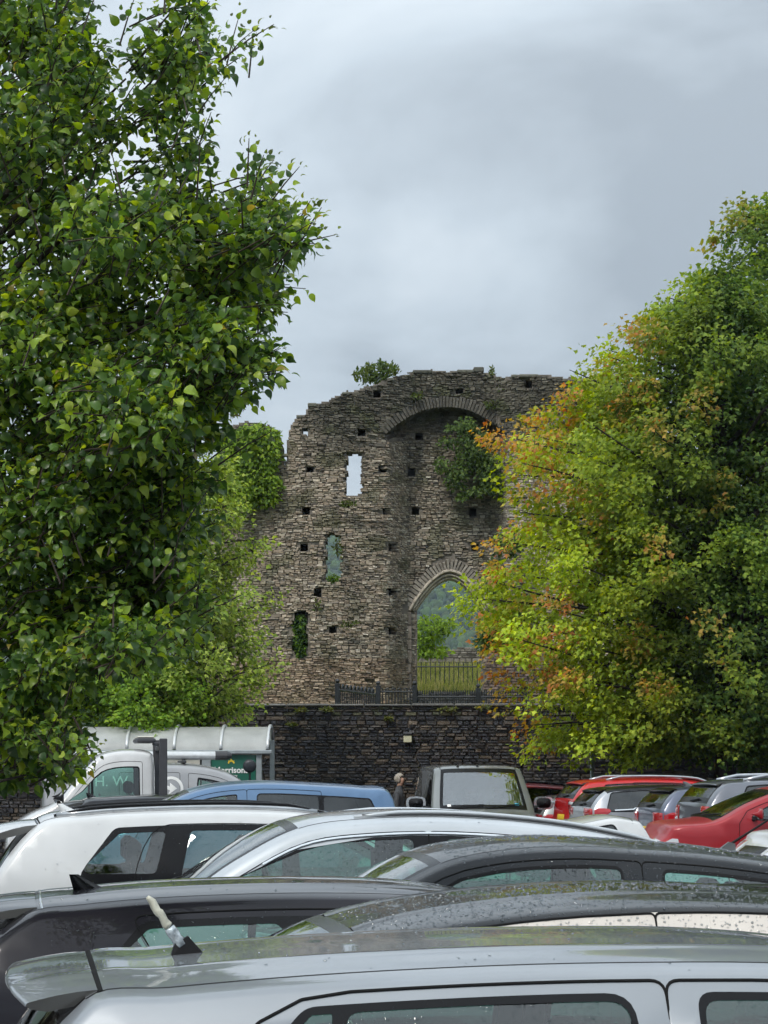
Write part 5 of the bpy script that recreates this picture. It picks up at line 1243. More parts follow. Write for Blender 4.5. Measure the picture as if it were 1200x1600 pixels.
MAPLE = (np.array([(0, 0, 0), (-.50, .28, -.06), (-.24, .50, .02), (0, 1.0, -.14), (.24, .50, .02), (.50, .28, -.06)]),
         np.array([(0, 2, 1), (0, 4, 2), (2, 4, 3), (0, 5, 4)]))
OVAL = (np.array([(0, 0, 0), (-.28, .4, .05), (.28, .4, .05), (0, 1, -.08)]), np.array([(0, 2, 1), (1, 2, 3)]))
def leaves(name, tmpl, pos, d, up, size, col, mat, parent):
    tv, tf = tmpl; R = rot_frames(d, up)
    V = np.einsum('nij,kj->nki', R, tv)*size[:, None, None] + pos[:, None, :]
    n = len(pos); F = (tf[None] + (np.arange(n)*len(tv))[:, None, None]).reshape(-1, 3)
    return np_mesh(name, V.reshape(-1, 3), F, mat, parent, np.repeat(col, len(tv), axis=0))
def unit(v): return v/np.maximum(np.linalg.norm(v, axis=-1, keepdims=True), 1e-9)
def pxpos(px, py, D): return np.stack([(px-600)/FPX*D, D, EYE+(HOR-py)/FPX*D], axis=-1)
def pal(rs, n, table, weights, amp=.25):
    k = rs.choice(len(table), n, p=np.array(weights)/sum(weights)); return np.array(table)[k]*rs.uniform(1-amp, 1+amp, (n, 1))

# ---- the pear tree on the left, near the camera
rs = np.random.default_rng(21)
PT_X, PT_D = -2.75, 10.2
PEAR_T = empty('pear_tree', (PT_X, PT_D, 0)); tag(PEAR_T, 'glossy green broadleaf tree filling the left side in the foreground', 'tree')
LOBES0 = [  # px, py, rx, ry, number of twigs
    (30, 40, 120, 90, 70), (100, 90, 80, 90, 55), (262, 60, 62, 75, 27), (330, 100, 45, 35, 9), (245, 150, 60, 50, 15), (295, 205, 28, 50, 8), (60, 190, 150, 110, 95), (250, 245, 45, 45, 9),
    (60, 330, 160, 110, 110), (190, 350, 120, 80, 62), (290, 330, 80, 55, 48), (398, 305, 42, 45, 15), (392, 385, 62, 48, 30), (455, 375, 40, 28, 9), (330, 430, 95, 80, 66), (410, 450, 42, 60, 20),
    (150, 480, 170, 120, 130), (40, 520, 140, 120, 100), (300, 540, 100, 80, 70), (390, 560, 48, 50, 18), (200, 640, 150, 100, 105), (60, 680, 160, 120, 110), (300, 650, 70, 70, 40), (345, 600, 50, 40, 14),
    (290, 740, 60, 60, 26), (170, 780, 140, 100, 95), (40, 830, 150, 120, 105), (250, 850, 75, 75, 42), (300, 820, 40, 50, 14), (170, 920, 130, 90, 80), (260, 930, 62, 60, 30), (300, 965, 28, 35, 7), (40, 970, 140, 100, 90),
    (110, 1030, 110, 60, 48), (200, 1000, 80, 40, 28), (20, 1100, 100, 80, 62), (90, 1130, 50, 60, 20), (30, 1190, 60, 45, 24), (85, 1195, 40, 30, 9),
    (-140, 120, 160, 160, 45), (-160, 420, 190, 170, 55), (-180, 720, 200, 170, 55), (-160, 1000, 180, 140, 45), (-420, 300, 200, 260, 30), (-440, 700, 210, 240, 30), (100, -120, 190, 120, 35), (-200, -200, 240, 160, 30), (-620, 500, 160, 300, 20), (10, -280, 160, 120, 20)]
LOBES = LOBES0; tw_p = []
for (px, py, rx, ry, n) in LOBES:
    n = int(n*1.08)
    q = rs.normal(size=(n, 3)); q = unit(q)*rs.uniform(0, 1, (n, 1))**.42
    D0 = 9.3 + .3*rs.normal(); xx = px+q[:, 0]*rx*.84; yy = py+q[:, 1]*ry*.84; DD = D0 + q[:, 2]*max(rx, 70)/FPX*9.3*1.25
    tw_p.append(pxpos(xx, yy, DD))
# single long shoots that break the outline: base px, tip px
SHOOT = [((350, 90), (428, 28), 9.0), ((300, 60), (330, -20), 9.2), ((300, 260), (330, 165), 9.1), ((395, 300), (412, 235), 8.9), ((420, 320), (468, 252), 9.0), ((440, 390), (524, 358), 8.9), ((430, 400), (495, 350), 9.1), ((330, 290), (322, 235), 9.2),
         ((410, 560), (436, 540), 9.0), ((385, 590), (432, 585), 9.0), ((350, 720), (424, 665), 9.0), ((190, 60), (210, -10), 9.2), ((390, 110), (395, 60), 9.1), ((90, 900), (65, 835), 8.6), ((250, 960), (340, 880), 8.8), ((120, 1130), (150, 1185), 8.7), ((60, 1150), (110, 1210), 8.7), ((380, 480), (440, 470), 9.0), ((60, 360), (40, 300), 8.5), ((110, 450), (140, 380), 8.5), ((200, 420), (220, 350), 8.5), ((40, 560), (60, 500), 8.4), ((170, 700), (185, 640), 8.4), ((250, 480), (275, 430), 8.5), ((160, 1040), (230, 1010), 8.7)]
P = np.concatenate(tw_p)
ppx = 600+P[:, 0]/P[:, 1]*FPX; ppy = HOR-(P[:, 2]-EYE)/P[:, 1]*FPX; keep = np.ones(len(P), bool)
for hx, hy, hw, hh in ((200, 40, 30, 50), (192, 285, 24, 34), (345, 165, 30, 60), (60, 880, 16, 20), (330, 700, 20, 30), (235, 205, 18, 22), (120, 720, 14, 18)): keep &= ((ppx-hx)/hw)**2+((ppy-hy)/hh)**2 > 1     # gaps in the crown
P = P[keep]
cen = np.stack([np.full(len(P), PT_X), np.full(len(P), PT_D), np.minimum(P[:, 2]-.5, 5.0)], 1)
dirs = unit(unit(P-cen)*np.array([1, 1, .6]) + np.array([0, 0, .45]) + rs.normal(size=P.shape)*.35)
lens = rs.uniform(.12, .24, len(P)); P = P - dirs*lens[:, None]*.6
sp_, sd_, sl_ = [], [], []
for (a, b, D) in SHOOT:
    A, B = pxpos(np.array(a[0]), np.array(a[1]), D), pxpos(np.array(b[0]), np.array(b[1]), D); sp_.append(A); sd_.append(unit(B-A)); sl_.append(np.linalg.norm(B-A))
for _ in range(150):                                     # more upswept sprigs along the outline and inside the crown
    l_ = LOBES0[rs.integers(0, 39)]; a_ = rs.uniform(-2.3, -.25); bx, by = l_[0]+l_[2]*.62*math.cos(a_), l_[1]+l_[3]*.62*math.sin(a_); q_ = rs.uniform(45, 85); a2 = a_*.5-.75+rs.normal()*.25
    A = pxpos(np.array(bx), np.array(by), 9.0+rs.normal()*.25); B = pxpos(np.array(bx+q_*math.cos(a2)), np.array(by+q_*math.sin(a2)), 8.9+rs.normal()*.25); sp_.append(A); sd_.append(unit(B-A)); sl_.append(np.linalg.norm(B-A))
nS = len(sp_); P = np.concatenate([P, np.array(sp_)]); dirs = np.concatenate([dirs, np.array(sd_)]); lens = np.concatenate([lens, np.array(sl_)])
LP, LD, LU, LS, LC = [], [], [], [], []; tws = MB()
GREEN = [(.046, .098, .026), (.090, .168, .034), (.155, .255, .042), (.245, .355, .05), (.36, .45, .065), (.38, .31, .07)]
for k in range(len(P)):
    shoot = k >= len(P)-nS; n = 13 if not shoot else int(9+lens[k]*22)
    t = np.linspace(.08, 1.0, n); sag = np.array([0, 0, -.10])*lens[k]
    pos = P[k] + dirs[k]*lens[k]*t[:, None] + sag*(t[:, None]**2)
    ang = np.arange(n)*2.4 + rs.uniform(0, 6.28); u = unit(np.cross(dirs[k], [0.1, 0.3, 1.0])); v = np.cross(dirs[k], u)
    rad = np.cos(ang)[:, None]*u + np.sin(ang)[:, None]*v
    out_ = .35 + .5*(t[:, None]**3)
    d = unit(dirs[k]*out_ + rad*.9 + np.array([0, 0, -.42]) + rs.normal(size=(n, 3))*.25)
    if shoot: d = unit(dirs[k]*.9 + rad*.6 + rs.normal(size=(n, 3))*.2)
    s_ = rs.uniform(.032, .062, n); s_ = s_*np.where(t > .9, .75, 1.0)
    if shoot: s_ *= np.interp(t, [0, .5, 1], [1.0, .8, .48])
    petiole = rad*.02 + d*.018
    young = .10 + .30*t + (.15 if rs.random() < .2 else 0)
    w = np.array([.30, .30, .22, .12, .05, .01]); c = np.empty((n, 3)); tone = rs.random()
    for i in range(n):
        ww = w.copy(); ww[3:5] *= 1 + 4*young[i]*tone
        c[i] = np.array(GREEN[rs.choice(6, p=ww/ww.sum())])*rs.uniform(.75, 1.3)
    if shoot: c[t > .7] = c[t > .7]*.6 + np.array([.10, .085, .03])*.4
    LP.append(pos+petiole); LD.append(d); LU.append(unit(np.array([-.1, -.45, 1.0])+rs.normal(size=(n, 3))*.55 + rad*.3)); LS.append(s_); LC.append(c)
    tws.tube([P[k]-dirs[k]*.03, P[k]+dirs[k]*lens[k]*.5+sag*.25, P[k]+dirs[k]*lens[k]+sag], [.004, .003, .0015], 4, cap=False)
LP, LD, LU, LS, LC = map(np.concatenate, (LP, LD, LU, LS, LC))
ppx = 600+LP[:, 0]/LP[:, 1]*FPX; ppy = HOR-(LP[:, 2]-EYE)/LP[:, 1]*FPX
infr = (ppx > 15) & (ppx < 1185) & (ppy > 15)
near = np.argsort(np.where(infr, LP[:, 1]/LS, 1e9)+rs.uniform(0, 12, len(LP)))[:300]; mask = np.ones(len(LP), bool); mask[near] = False
leaves('foliage', PEAR, LP[mask], LD[mask], LU[mask], LS[mask], LC[mask], M['leaf'], PEAR_T)['kind'] = 'stuff'
PEAR_T.children[0].location = (-PT_X, -PT_D, 0)
lm = bpy.data.meshes.new('leaf'); lm.from_pydata([tuple(v) for v in PEAR[0]], [], [tuple(f) for f in PEAR[1]]); lm.materials.append(M['leaf_o']); lm.update()
Rn = rot_frames(LD[near], LU[near])
for q, i in enumerate(near):
    o = bpy.data.objects.new('leaf', lm); link(o, PEAR_T); o.color = (*LC[i], 1)
    mt_ = Matrix([list(Rn[q][r]*LS[i]) + [LP[i][r] - (PT_X, PT_D, 0)[r]] for r in range(3)] + [[0, 0, 0, 1]]); o.matrix_local = mt_
o = tws.build('twigs', M['twig'], PEAR_T, recalc=False); o.location = (-PT_X, -PT_D, 0); o['kind'] = 'stuff'
trk = MB(); trk.tube([(0, 0, 0), (.02, 0, 1.2), (.0, .02, 2.6), (.05, 0, 4.4), (.05, 0, 6.2)], [.14, .115, .10, .07, .03], 12); trk.build('trunk', M['bark'], PEAR_T, smooth=True)
for (px, py, rx, ry, n) in LOBES:
    e = pxpos(np.array(float(px)), np.array(float(py)), 9.4); z0 = max(1.2, e[2]*.72-.3); a = Vector((0, 0, z0)); b = Vector((e[0]-PT_X, e[1]-PT_D, e[2])); m_ = a.lerp(b, .5)+Vector((0, 0, .12)); mb = MB()
    mb.tube([a, a.lerp(m_, .5)+Vector((U(-.05, .05), U(-.05, .05), 0)), m_, m_.lerp(b, .5)+Vector((U(-.05, .05), U(-.05, .05), .03)), m_.lerp(b, .8)], [.028, .022, .015, .009, .004], 6); mb.build('branch', M['bark'], PEAR_T, smooth=True)

# ---- trees made of boughs carrying sprays of small leaves
def bough_tree(name, label, px, D, prof, py0, py1, n_bough, sprays, per, leaf, colf, zbot, seed, trunk_r, tmpl=MAPLE, xscale=1.0, yscale=1.0, sag=.10, flat=.28, tone=.0):
    """prof: (py, radius px) outline of the crown on either side of the axis"""
    rs = np.random.default_rng(seed); S = D/FPX; X0 = (px-600)*S
    root = empty(name, (X0, D, 0)); tag(root, label, 'tree'); zf = lambda py: EYE+(HOR-py)*S
    pys = np.array([p[0] for p in prof]); rad = np.array([p[1] for p in prof])*S
    LP, LD, LU, LS, LC = [], [], [], [], []; br = MB()
    for k in range(n_bough):
        py = py0 + (py1-py0)*((k+.5)/n_bough + rs.normal()*.01); r = np.interp(py, pys, rad)*(rs.uniform(.64, 1.02) if k % 3 else rs.uniform(.98, 1.14)); a = k*2.39996 + rs.normal()*.25
        tip = np.array([math.cos(a)*r*xscale, math.sin(a)*r*yscale, zf(py)]); z0 = max(zbot, tip[2] - r*rs.uniform(.25, .55)); base = np.array([0, 0, z0])
        nn = max(3, int(sprays*(.35+.65*r/rad.max())))
        mid = base*.5+tip*.5+np.array([0, 0, r*.10])
        br.tube([base, mid*.5+base*.5+np.array([0, 0, .05*r]), mid, mid*.4+tip*.6, tip], [trunk_r*.30, trunk_r*.22, trunk_r*.15, trunk_r*.10, trunk_r*.03], 5, cap=False)
        outd = np.array([math.cos(a), math.sin(a), 0.0]); lat = np.array([-math.sin(a), math.cos(a), 0])
        for s_ in range(nn):
            t = 1-(1-.32)*rs.random()**1.35 if s_ else 1.0
            c = base*(1-t)**2 + mid*2*t*(1-t) + tip*t*t
            wdt = .25*r*math.sin(min(1, (1-t)*1.6+.10)*math.pi/2)*.75
            c = c + lat*rs.uniform(-1, 1)*wdt + np.array([0, 0, rs.normal()*.07*r - .03*r])
            ddir = unit(outd*.9 + lat*rs.normal()*.5 + np.array([0, 0, -.12+.25*rs.normal()]))
            n = int(per*rs.uniform(.7, 1.3)); q = unit(rs.normal(size=(n, 3)))*rs.uniform(0, 1, (n, 1))**.4
            R = np.stack([ddir, np.cross([0, 0, 1.0], ddir), np.array([0, 0, 1.0])])
            szs = leaf*rs.uniform(2.8, 4.6)
            off = (q*np.array([1.25, .9, flat*2.0])*szs) @ R
            pos = c + off - np.array([0, 0, 1])*(np.linalg.norm(off[:, :2], axis=1)**2)[:, None]*sag/szs
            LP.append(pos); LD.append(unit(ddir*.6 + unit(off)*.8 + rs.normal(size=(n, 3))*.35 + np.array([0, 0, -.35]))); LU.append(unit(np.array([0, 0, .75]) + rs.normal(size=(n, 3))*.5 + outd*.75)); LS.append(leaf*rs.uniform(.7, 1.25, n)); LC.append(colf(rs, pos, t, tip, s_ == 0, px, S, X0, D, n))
    LP, LD, LU, LS, LC = map(np.concatenate, (LP, LD, LU, LS, LC))
    leaves('foliage', tmpl, LP, LD, LU, LS, LC, M['leaf_far'], root)['kind'] = 'stuff'
    tb = MB(); ztop = zf(py0); tb.tube([(0, 0, 0), (.02, 0, zbot), (-.03, .03, zbot+(ztop-zbot)*.4), (.02, 0, ztop*.97)], [trunk_r, trunk_r*.85, trunk_r*.5, trunk_r*.08], 12); tb.build('trunk', M['bark'], root, smooth=True)
    br.build('branches', M['bark'], root, recalc=False)['kind'] = 'stuff'
    return root
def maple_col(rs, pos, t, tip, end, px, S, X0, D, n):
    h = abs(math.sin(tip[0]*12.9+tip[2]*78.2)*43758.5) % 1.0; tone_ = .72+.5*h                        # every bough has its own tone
    left = np.clip((-pos[:, 0]/S-(px-1130)+20)/300, 0, 1)[:, None]; low = np.clip((8.5-pos[:, 2])/4.0, 0, 1)[:, None]*.35+.65   # lime increases towards the left and lower down
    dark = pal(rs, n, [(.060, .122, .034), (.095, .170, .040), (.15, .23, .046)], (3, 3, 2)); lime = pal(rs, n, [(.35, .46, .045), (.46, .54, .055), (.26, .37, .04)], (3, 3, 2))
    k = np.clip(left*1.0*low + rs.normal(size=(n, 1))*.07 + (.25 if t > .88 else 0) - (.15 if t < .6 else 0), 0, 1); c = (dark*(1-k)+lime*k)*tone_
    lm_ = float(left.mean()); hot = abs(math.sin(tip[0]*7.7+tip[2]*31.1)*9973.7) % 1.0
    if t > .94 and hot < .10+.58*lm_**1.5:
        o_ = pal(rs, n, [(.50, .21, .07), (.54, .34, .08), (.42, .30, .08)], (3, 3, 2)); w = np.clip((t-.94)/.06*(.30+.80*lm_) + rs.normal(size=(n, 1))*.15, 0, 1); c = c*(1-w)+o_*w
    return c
MAPLE_PROF = [(425, 8), (455, 70), (490, 120), (530, 180), (580, 245), (630, 320), (690, 350), (740, 332), (790, 325), (850, 350), (910, 370), (960, 376), (1010, 374), (1060, 335), (1110, 325), (1140, 300), (1180, 200), (1200, 100)]
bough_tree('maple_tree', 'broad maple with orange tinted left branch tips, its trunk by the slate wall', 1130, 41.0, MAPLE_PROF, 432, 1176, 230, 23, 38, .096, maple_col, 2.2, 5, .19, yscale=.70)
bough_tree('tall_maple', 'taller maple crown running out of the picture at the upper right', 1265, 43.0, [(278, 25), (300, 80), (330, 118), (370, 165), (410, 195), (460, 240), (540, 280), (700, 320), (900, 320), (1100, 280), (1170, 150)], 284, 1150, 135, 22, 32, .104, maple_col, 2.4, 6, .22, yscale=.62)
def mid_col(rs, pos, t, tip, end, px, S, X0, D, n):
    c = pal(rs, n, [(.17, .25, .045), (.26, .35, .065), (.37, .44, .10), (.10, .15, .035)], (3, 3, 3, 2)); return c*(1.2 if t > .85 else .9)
bough_tree('pale_maple', 'pale green tree in front of the castle ruin left of the doorway', 318, 42.0, [(700, 20), (740, 50), (800, 72), (850, 85), (900, 92), (940, 112), (980, 105), (1040, 110), (1090, 108), (1125, 70)], 720, 1122, 76, 11, 24, .088, mid_col, 2.1, 8, .12)
def low_col(rs, pos, t, tip, end, px, S, X0, D, n): return pal(rs, n, [(.14, .26, .036), (.21, .34, .045), (.28, .40, .055), (.09, .16, .03)], (3, 3, 2, 2))
bough_tree('bright_shrub_tree', 'low bright green tree just above the shelter roof', 225, 41.6, [(1020, 30), (1045, 70), (1075, 95), (1110, 105), (1140, 80), (1160, 40)], 1024, 1155, 44, 11, 26, .088, low_col, 1.6, 12, .09)
def dk_col(rs, pos, t, tip, end, px, S, X0, D, n): return pal(rs, n, [(.045, .085, .022), (.06, .11, .025), (.09, .14, .03)], (3, 3, 1))
bough_tree('dark_shrub_tree', 'darker green tree between the pear branches and the shelter', 120, 42.4, [(980, 40), (1010, 80), (1060, 105), (1110, 110), (1150, 90), (1175, 50)], 985, 1170, 46, 11, 26, .088, dk_col, 1.4, 14, .10)

# ---- ivy, shrubs and weeds on the ruin
def bush(name, label, blobs, D, n, size, table, wts, seed, cat='ivy', tmpl=OVAL, dthick=.35, drp=-.35, mat='leaf_far', stems=None):
    rs = np.random.default_rng(seed); a = np.array([b[2]*b[3] for b in blobs], float); k = rs.choice(len(blobs), n, p=a/a.sum()); B = np.array(blobs, float)[k]
    q = unit(rs.normal(size=(n, 3)))*rs.uniform(0, 1, (n, 1))**.4
    pos = pxpos(B[:, 0]+q[:, 0]*B[:, 2], B[:, 1]+q[:, 1]*B[:, 3], D + q[:, 2]*dthick - (dthick*.0))
    d = unit(q*np.array([.7, .5, .2])*1.0 + np.array([0, -.5, drp]) + rs.normal(size=(n, 3))*.4); up = unit(np.array([0, -.8, .7]) + rs.normal(size=(n, 3))*.45)
    c0 = pxpos(np.array(float(blobs[0][0])), np.array(float(blobs[0][1]+blobs[0][3])), D); root = empty(name, c0); tag(root, label, cat)
    cl = pal(rs, n, table, wts); o = leaves('foliage', tmpl, pos-c0, d, up, size*rs.uniform(.6, 1.3, n), cl, M[mat], root); o['kind'] = 'stuff'
    sb = MB()
    for b in blobs:
        p0 = Vector(pxpos(np.array(float(b[0])), np.array(float(b[1]+b[3]*.9)), D+dthick*.4)-c0)
        for _ in range(3):
            p1 = Vector(pxpos(np.array(b[0]+rs.uniform(-.7, .7)*b[2]), np.array(b[1]-rs.uniform(.2, .9)*b[3]), D+rs.uniform(-.3, .3)*dthick)-c0); sb.tube([p0, p0.lerp(p1, .5)+Vector((U(-.1, .1), 0, .05)), p1], [.02, .012, .005], 5, cap=False)
    sb.build('stem', M['twig'], root, recalc=False)
    return root
G_IVY = [(.15, .25, .026), (.22, .33, .032), (.08, .14, .02), (.29, .39, .045)]
bush('ivy_mass', 'bright green ivy smothering the left stump of the ruin', [(392, 715, 40, 52), (375, 770, 30, 34), (415, 760, 26, 34), (425, 700, 16, 34), (400, 675, 30, 16), (360, 720, 22, 45)], 63.55, 5200, .15, G_IVY, (3, 3, 2, 1), 31, dthick=.5)
G_DK = [(.045, .085, .022), (.065, .11, .028), (.10, .15, .03), (.03, .06, .018)]
bush('hanging_shrub', 'dark green shrub hanging inside the large blind arch of the ruin', [(738, 700, 26, 40), (762, 735, 22, 36), (712, 742, 20, 26), (728, 664, 18, 14), (745, 766, 26, 9), (700, 690, 14, 10), (690, 725, 10, 14), (774, 765, 12, 10), (708, 668, 12, 6), (722, 775, 10, 8)], 64.35, 3000, .13, [(.075, .125, .03), (.105, .16, .038), (.15, .21, .045), (.045, .08, .022)], (3, 3, 1, 2), 32, 'shrub', dthick=.6)
bush('top_shrub', 'small bushy shrub growing on top of the ruin', [(588, 588, 22, 16), (605, 578, 16, 12), (568, 590, 14, 12), (596, 570, 10, 8), (577, 575, 8, 8), (618, 580, 8, 6), (558, 583, 5, 6)], 64.3, 620, .14, [(.06, .10, .022), (.09, .13, .03), (.13, .16, .035)], (3, 3, 1), 33, 'shrub', dthick=.5, drp=.3)
bush('slit_ivy', 'narrow strip of ivy filling the blind slit low on the ruin', [(469, 975, 10, 16), (469, 1000, 11, 20), (470, 1018, 9, 12)], 63.7, 700, .13, [(.11, .20, .02), (.05, .10, .02), (.02, .05, .015)], (2, 2, 2), 34, dthick=.25)
bush('doorway_ivy', 'green ivy draped beside the pointed doorway behind the maple', [(785, 985, 36, 30), (770, 1005, 28, 18), (805, 955, 30, 30), (798, 850, 22, 22), (775, 900, 12, 40), (760, 985, 12, 30)], 63.0, 3200, .14, G_DK[:3]+[(.13, .19, .03)], (3, 3, 2, 2), 35, dthick=.5)
bush('yard_bush', 'yellow green bush inside the castle seen through the doorway', [(672, 985, 28, 26), (695, 978, 18, 16), (660, 1010, 18, 20), (680, 1018, 26, 10)], 79.0, 1500, .17, [(.16, .26, .02), (.21, .31, .03), (.09, .16, .02)], (3, 2, 2), 36, 'bush', dthick=.8, drp=-.1)
bush('slit_bush', 'small bright bush seen through the lower slit window of the ruin', [(519, 906, 12, 9)], 67.0, 160, .16, [(.13, .22, .03), (.18, .27, .04)], (1, 1), 37, 'bush', dthick=.4)
k_ = 0
for (px, py, rx, ry, n, lab) in ((545, 788, 14, 6, 90, 'mossy weeds under the upper slit window of the ruin'), (652, 618, 10, 6, 60, 'weed tuft above the left side of the large arch'), (787, 606, 9, 6, 60, 'weed tuft near the top right of the ruin'), (772, 632, 14, 8, 80, 'weeds above the right side of the large arch'), (768, 581, 5, 9, 40, 'upright weeds sprouting from the top of the ruin'), (545, 975, 12, 6, 60, 'dark weed clump low on the round tower'), (528, 855, 6, 18, 60, 'sprig of ivy at the edge of the lower slit window'), (495, 945, 5, 12, 30, 'moss streak under a putlog hole of the tower')):
    bush('wall_weeds', lab, [(px, py, rx, ry)], 63.2 if px < 600 or py < 600 else 64.4, n, .11, [(.08, .11, .025), (.11, .14, .03), (.06, .09, .02)], (1, 1, 1), 40+k_, 'weeds', dthick=.2, drp=.2); k_ += 1
for (px, py, rx, lab) in ((700, 1108, 16, 'yellow weeds on the slate wall below the doorway'), (755, 1106, 12, 'weeds on the slate wall top near the maple'), (470, 1110, 10, 'weeds on the slate wall top left of the gate leaf'), (608, 1122, 6, 'small fern on the slate wall above the lamp'), (510, 1108, 8, 'grass tuft on the slate wall under the gate leaf'), (455, 1132, 9, 'weed patch on the slate wall beside the shelter')):
    bush('wall_weeds', lab, [(px, py, rx, 4)], DW-.12, 70, .07, [(.12, .14, .03), (.16, .16, .035), (.08, .11, .025)], (1, 1, 1), 60+k_, 'weeds', dthick=.1, drp=.1); k_ += 1
# grass inside the doorway
rs = np.random.default_rng(77); n = 9000; gy = rs.uniform(66.5, 85.5, n); gx = rs.uniform(.010, .050, n)*gy; gz = np.array([mound_z(0, y) for y in gy])
c0 = np.stack([gx, gy, gz], 1); d = unit(np.stack([rs.normal(size=n)*.25, rs.normal(size=n)*.25, np.ones(n)], 1))
BL_ = (np.array([(-.05, 0, 0), (.05, 0, 0), (.03, .6, .03), (0, 1, .1)]), np.array([(0, 1, 2), (0, 2, 3)]))
tag(leaves('yard_grass', BL_, c0, d, unit(rs.normal(size=(n, 3))*.5+np.array([0, -1, .2])), rs.uniform(.18, .48, n), pal(rs, n, [(.17, .20, .045), (.26, .27, .075), (.34, .31, .12), (.10, .14, .035)], (3, 3, 3, 2)), M['leaf_far'], None), 'tall yellow green grass inside the castle doorway', 'grass', kind='stuff')

# ------------------------------------------------------------------ the person behind the blue car
PD = 44.6; PE = empty('person', (at(622, 0, PD).x, PD, 0), math.radians(-8)); tag(PE, 'person with short fair hair in a grey coat standing behind the blue car', 'person')
M['skin'] = plain('skin', (.46, .27, .19), .55, amp=.08); M['coat'] = plain('grey_coat', (.06, .062, .068), .85, amp=.2, scale=14); M['hair'] = plain('fair_hair', (.34, .30, .25), .6, amp=.35, scale=40); M['jeans'] = plain('trousers', (.03, .04, .07), .85)
def skin_mesh(name, joints, edges, mats, parent, matf=None, root_i=0, sub=2):
    me = bpy.data.meshes.new(name); me.from_pydata([j[0] for j in joints], edges, []); me.update(); o = bpy.data.objects.new(name, me); COL.objects.link(o)
    md = o.modifiers.new('skin', 'SKIN'); md.use_smooth_shade = True; ly = me.skin_vertices[0] if me.skin_vertices else None
    if ly is None:
        bm = bmesh.new(); bm.from_mesh(me); bm.verts.layers.skin.verify(); bm.to_mesh(me); bm.free(); ly = me.skin_vertices[0]
    for i, j in enumerate(joints): ly.data[i].radius = j[1] if hasattr(j[1], '__len__') else (j[1], j[1]); ly.data[i].use_root = (i == root_i)
    o.modifiers.new('sub', 'SUBSURF').levels = sub; o.modifiers['sub'].render_levels = sub
    bpy.context.view_layer.update(); me2 = bpy.data.meshes.new_from_object(o.evaluated_get(bpy.context.evaluated_depsgraph_get())); bpy.data.objects.remove(o)
    o2 = bpy.data.objects.new(name, me2)
    for m_ in mats: me2.materials.append(m_)
    if matf: me2.polygons.foreach_set('material_index', [matf(p.center) for p in me2.polygons])
    me2.polygons.foreach_set('use_smooth', [True]*len(me2.polygons)); return link(o2, parent)
J = [((0, 0, .95), (.15, .12)), ((0, 0, 1.15), (.145, .115)), ((.01, 0, 1.36), (.17, .12)), ((.02, 0, 1.47), (.10, .09)), ((.03, 0, 1.54), .055), ((.045, 0, 1.60), (.062, .062)), ((.05, 0, 1.68), (.088, .078)), ((.045, 0, 1.745), (.07, .062)),
     ((0, -.10, .88), .095), ((.02, -.11, .5), .065), ((0, -.11, .09), .045), ((.12, -.12, .045), .04), ((0, .10, .88), .095), ((-.03, .11, .5), .065), ((-.06, .11, .09), .045), ((.06, .12, .045), .04),
     ((.01, -.19, 1.40), .065), ((-.01, -.24, 1.13), .052), ((.10, -.22, .92), .040), ((.13, -.21, .84), (.036, .02)), ((.01, .19, 1.40), .065), ((-.01, .24, 1.13), .052), ((.10, .22, .92), .040), ((.13, .21, .84), (.036, .02)), ((.125, 0, 1.655), .018), ((.165, -.20, .77), .010), ((.15, -.215, .765), .010), ((.165, .20, .77), .010), ((.15, .215, .765), .010), ((.165, -.185, .82), .010), ((.165, .185, .82), .010)]
E_ = [(0, 1), (1, 2), (2, 3), (3, 4), (4, 5), (5, 6), (6, 7), (0, 8), (8, 9), (9, 10), (10, 11), (0, 12), (12, 13), (13, 14), (14, 15), (2, 16), (16, 17), (17, 18), (18, 19), (2, 20), (20, 21), (21, 22), (22, 23), (6, 24), (19, 25), (19, 26), (23, 27), (23, 28), (19, 29), (23, 30)]
def pm_(c):
    if c.z > 1.565 or (c.z < .88 and abs(c.y) > .17): return 0
    return 1 if c.z > .80 else 2
skin_mesh('body', J, E_, [M['skin'], M['coat'], M['jeans']], PE, pm_)
bm = bmesh.new(); bmesh.ops.create_icosphere(bm, subdivisions=3, radius=1.0)
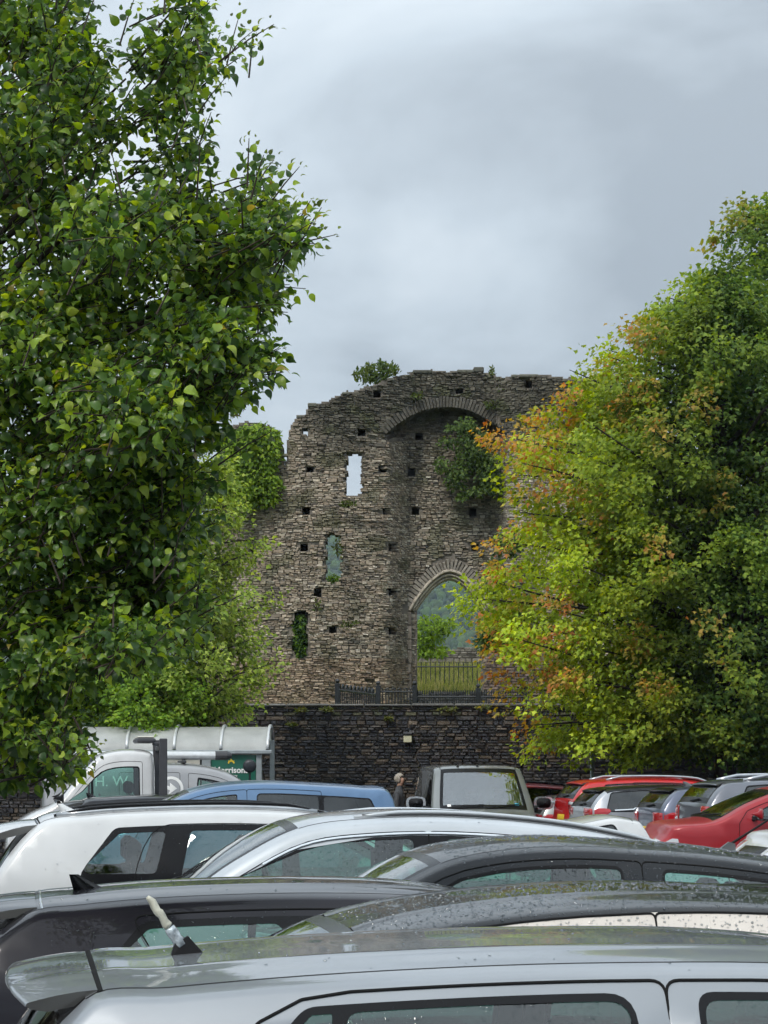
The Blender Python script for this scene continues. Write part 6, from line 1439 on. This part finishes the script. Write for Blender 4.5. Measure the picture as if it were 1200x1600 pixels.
for v in bm.verts:
    n = 1 + .10*mnoise.noise(v.co*4) + .05*mnoise.noise(v.co*11); q = v.co.copy(); v.co = Vector((q.x*.108*n + .028, q.y*.094*n, q.z*.112*n + 1.70))
    if q.x > .35 and q.z < .35: v.co.x = min(v.co.x, .06); v.co.y *= .8
    if q.z < -.45: v.co.z = max(v.co.z, 1.60)
hm = bpy.data.meshes.new('hair'); bm.to_mesh(hm); bm.free(); hm.materials.append(M['hair']); hm.polygons.foreach_set('use_smooth', [True]*len(hm.polygons)); link(bpy.data.objects.new('hair', hm), PE)
for sg in (-1, 1):
    mb = MB(); mb.lathe([(.001, -.008), (.009, -.005), (.010, 0), (.001, .006)], 8, 'X'); mb.v = [(x+.128, y+sg*.030, z+1.688) for x, y, z in mb.v]; mb.build('eye', M['black_gloss'], PE)

# ------------------------------------------------------------------ damp air that fades the hill
hz = MB(); hz.box((-2400, -2400, -3), (2400, 2400, 260)); HZ = hz.build('haze', M['hill']); HZ['kind'] = 'stuff'; HZ['label'] = 'thin pale haze in the air'; HZ['category'] = 'haze'
m = bpy.data.materials.new('haze'); m.use_nodes = True; t = m.node_tree; t.nodes.clear(); o_ = t.nodes.new('ShaderNodeOutputMaterial'); pv = t.nodes.new('ShaderNodeVolumePrincipled')
pv.inputs['Color'].default_value = (.66, .82, 1.0, 1); pv.inputs['Density'].default_value = .00017; pv.inputs['Anisotropy'].default_value = 0.2; t.links.new(pv.outputs[0], o_.inputs['Volume'])
HZ.data.materials.clear(); HZ.data.materials.append(m)

# ------------------------------------------------------------------ things built in place: move their roots to their bases
def rebase(root, base):
    base = Vector(base); root.location = base
    for c in root.children: c.location = Vector(c.location) - base
rebase(RUIN, at(690, 1112, DR))
for o in list(COL.objects):
    if o.type == 'EMPTY' and o.parent is None and o.location.length < 1e-6 and o.children:
        pts_ = [c.matrix_basis @ Vector(v) for c in o.children if c.type == 'MESH' for v in (c.bound_box[0], c.bound_box[6])]
        if pts_: rebase(o, (sum(p.x for p in pts_)/len(pts_), sum(p.y for p in pts_)/len(pts_), min(p.z for p in pts_)))
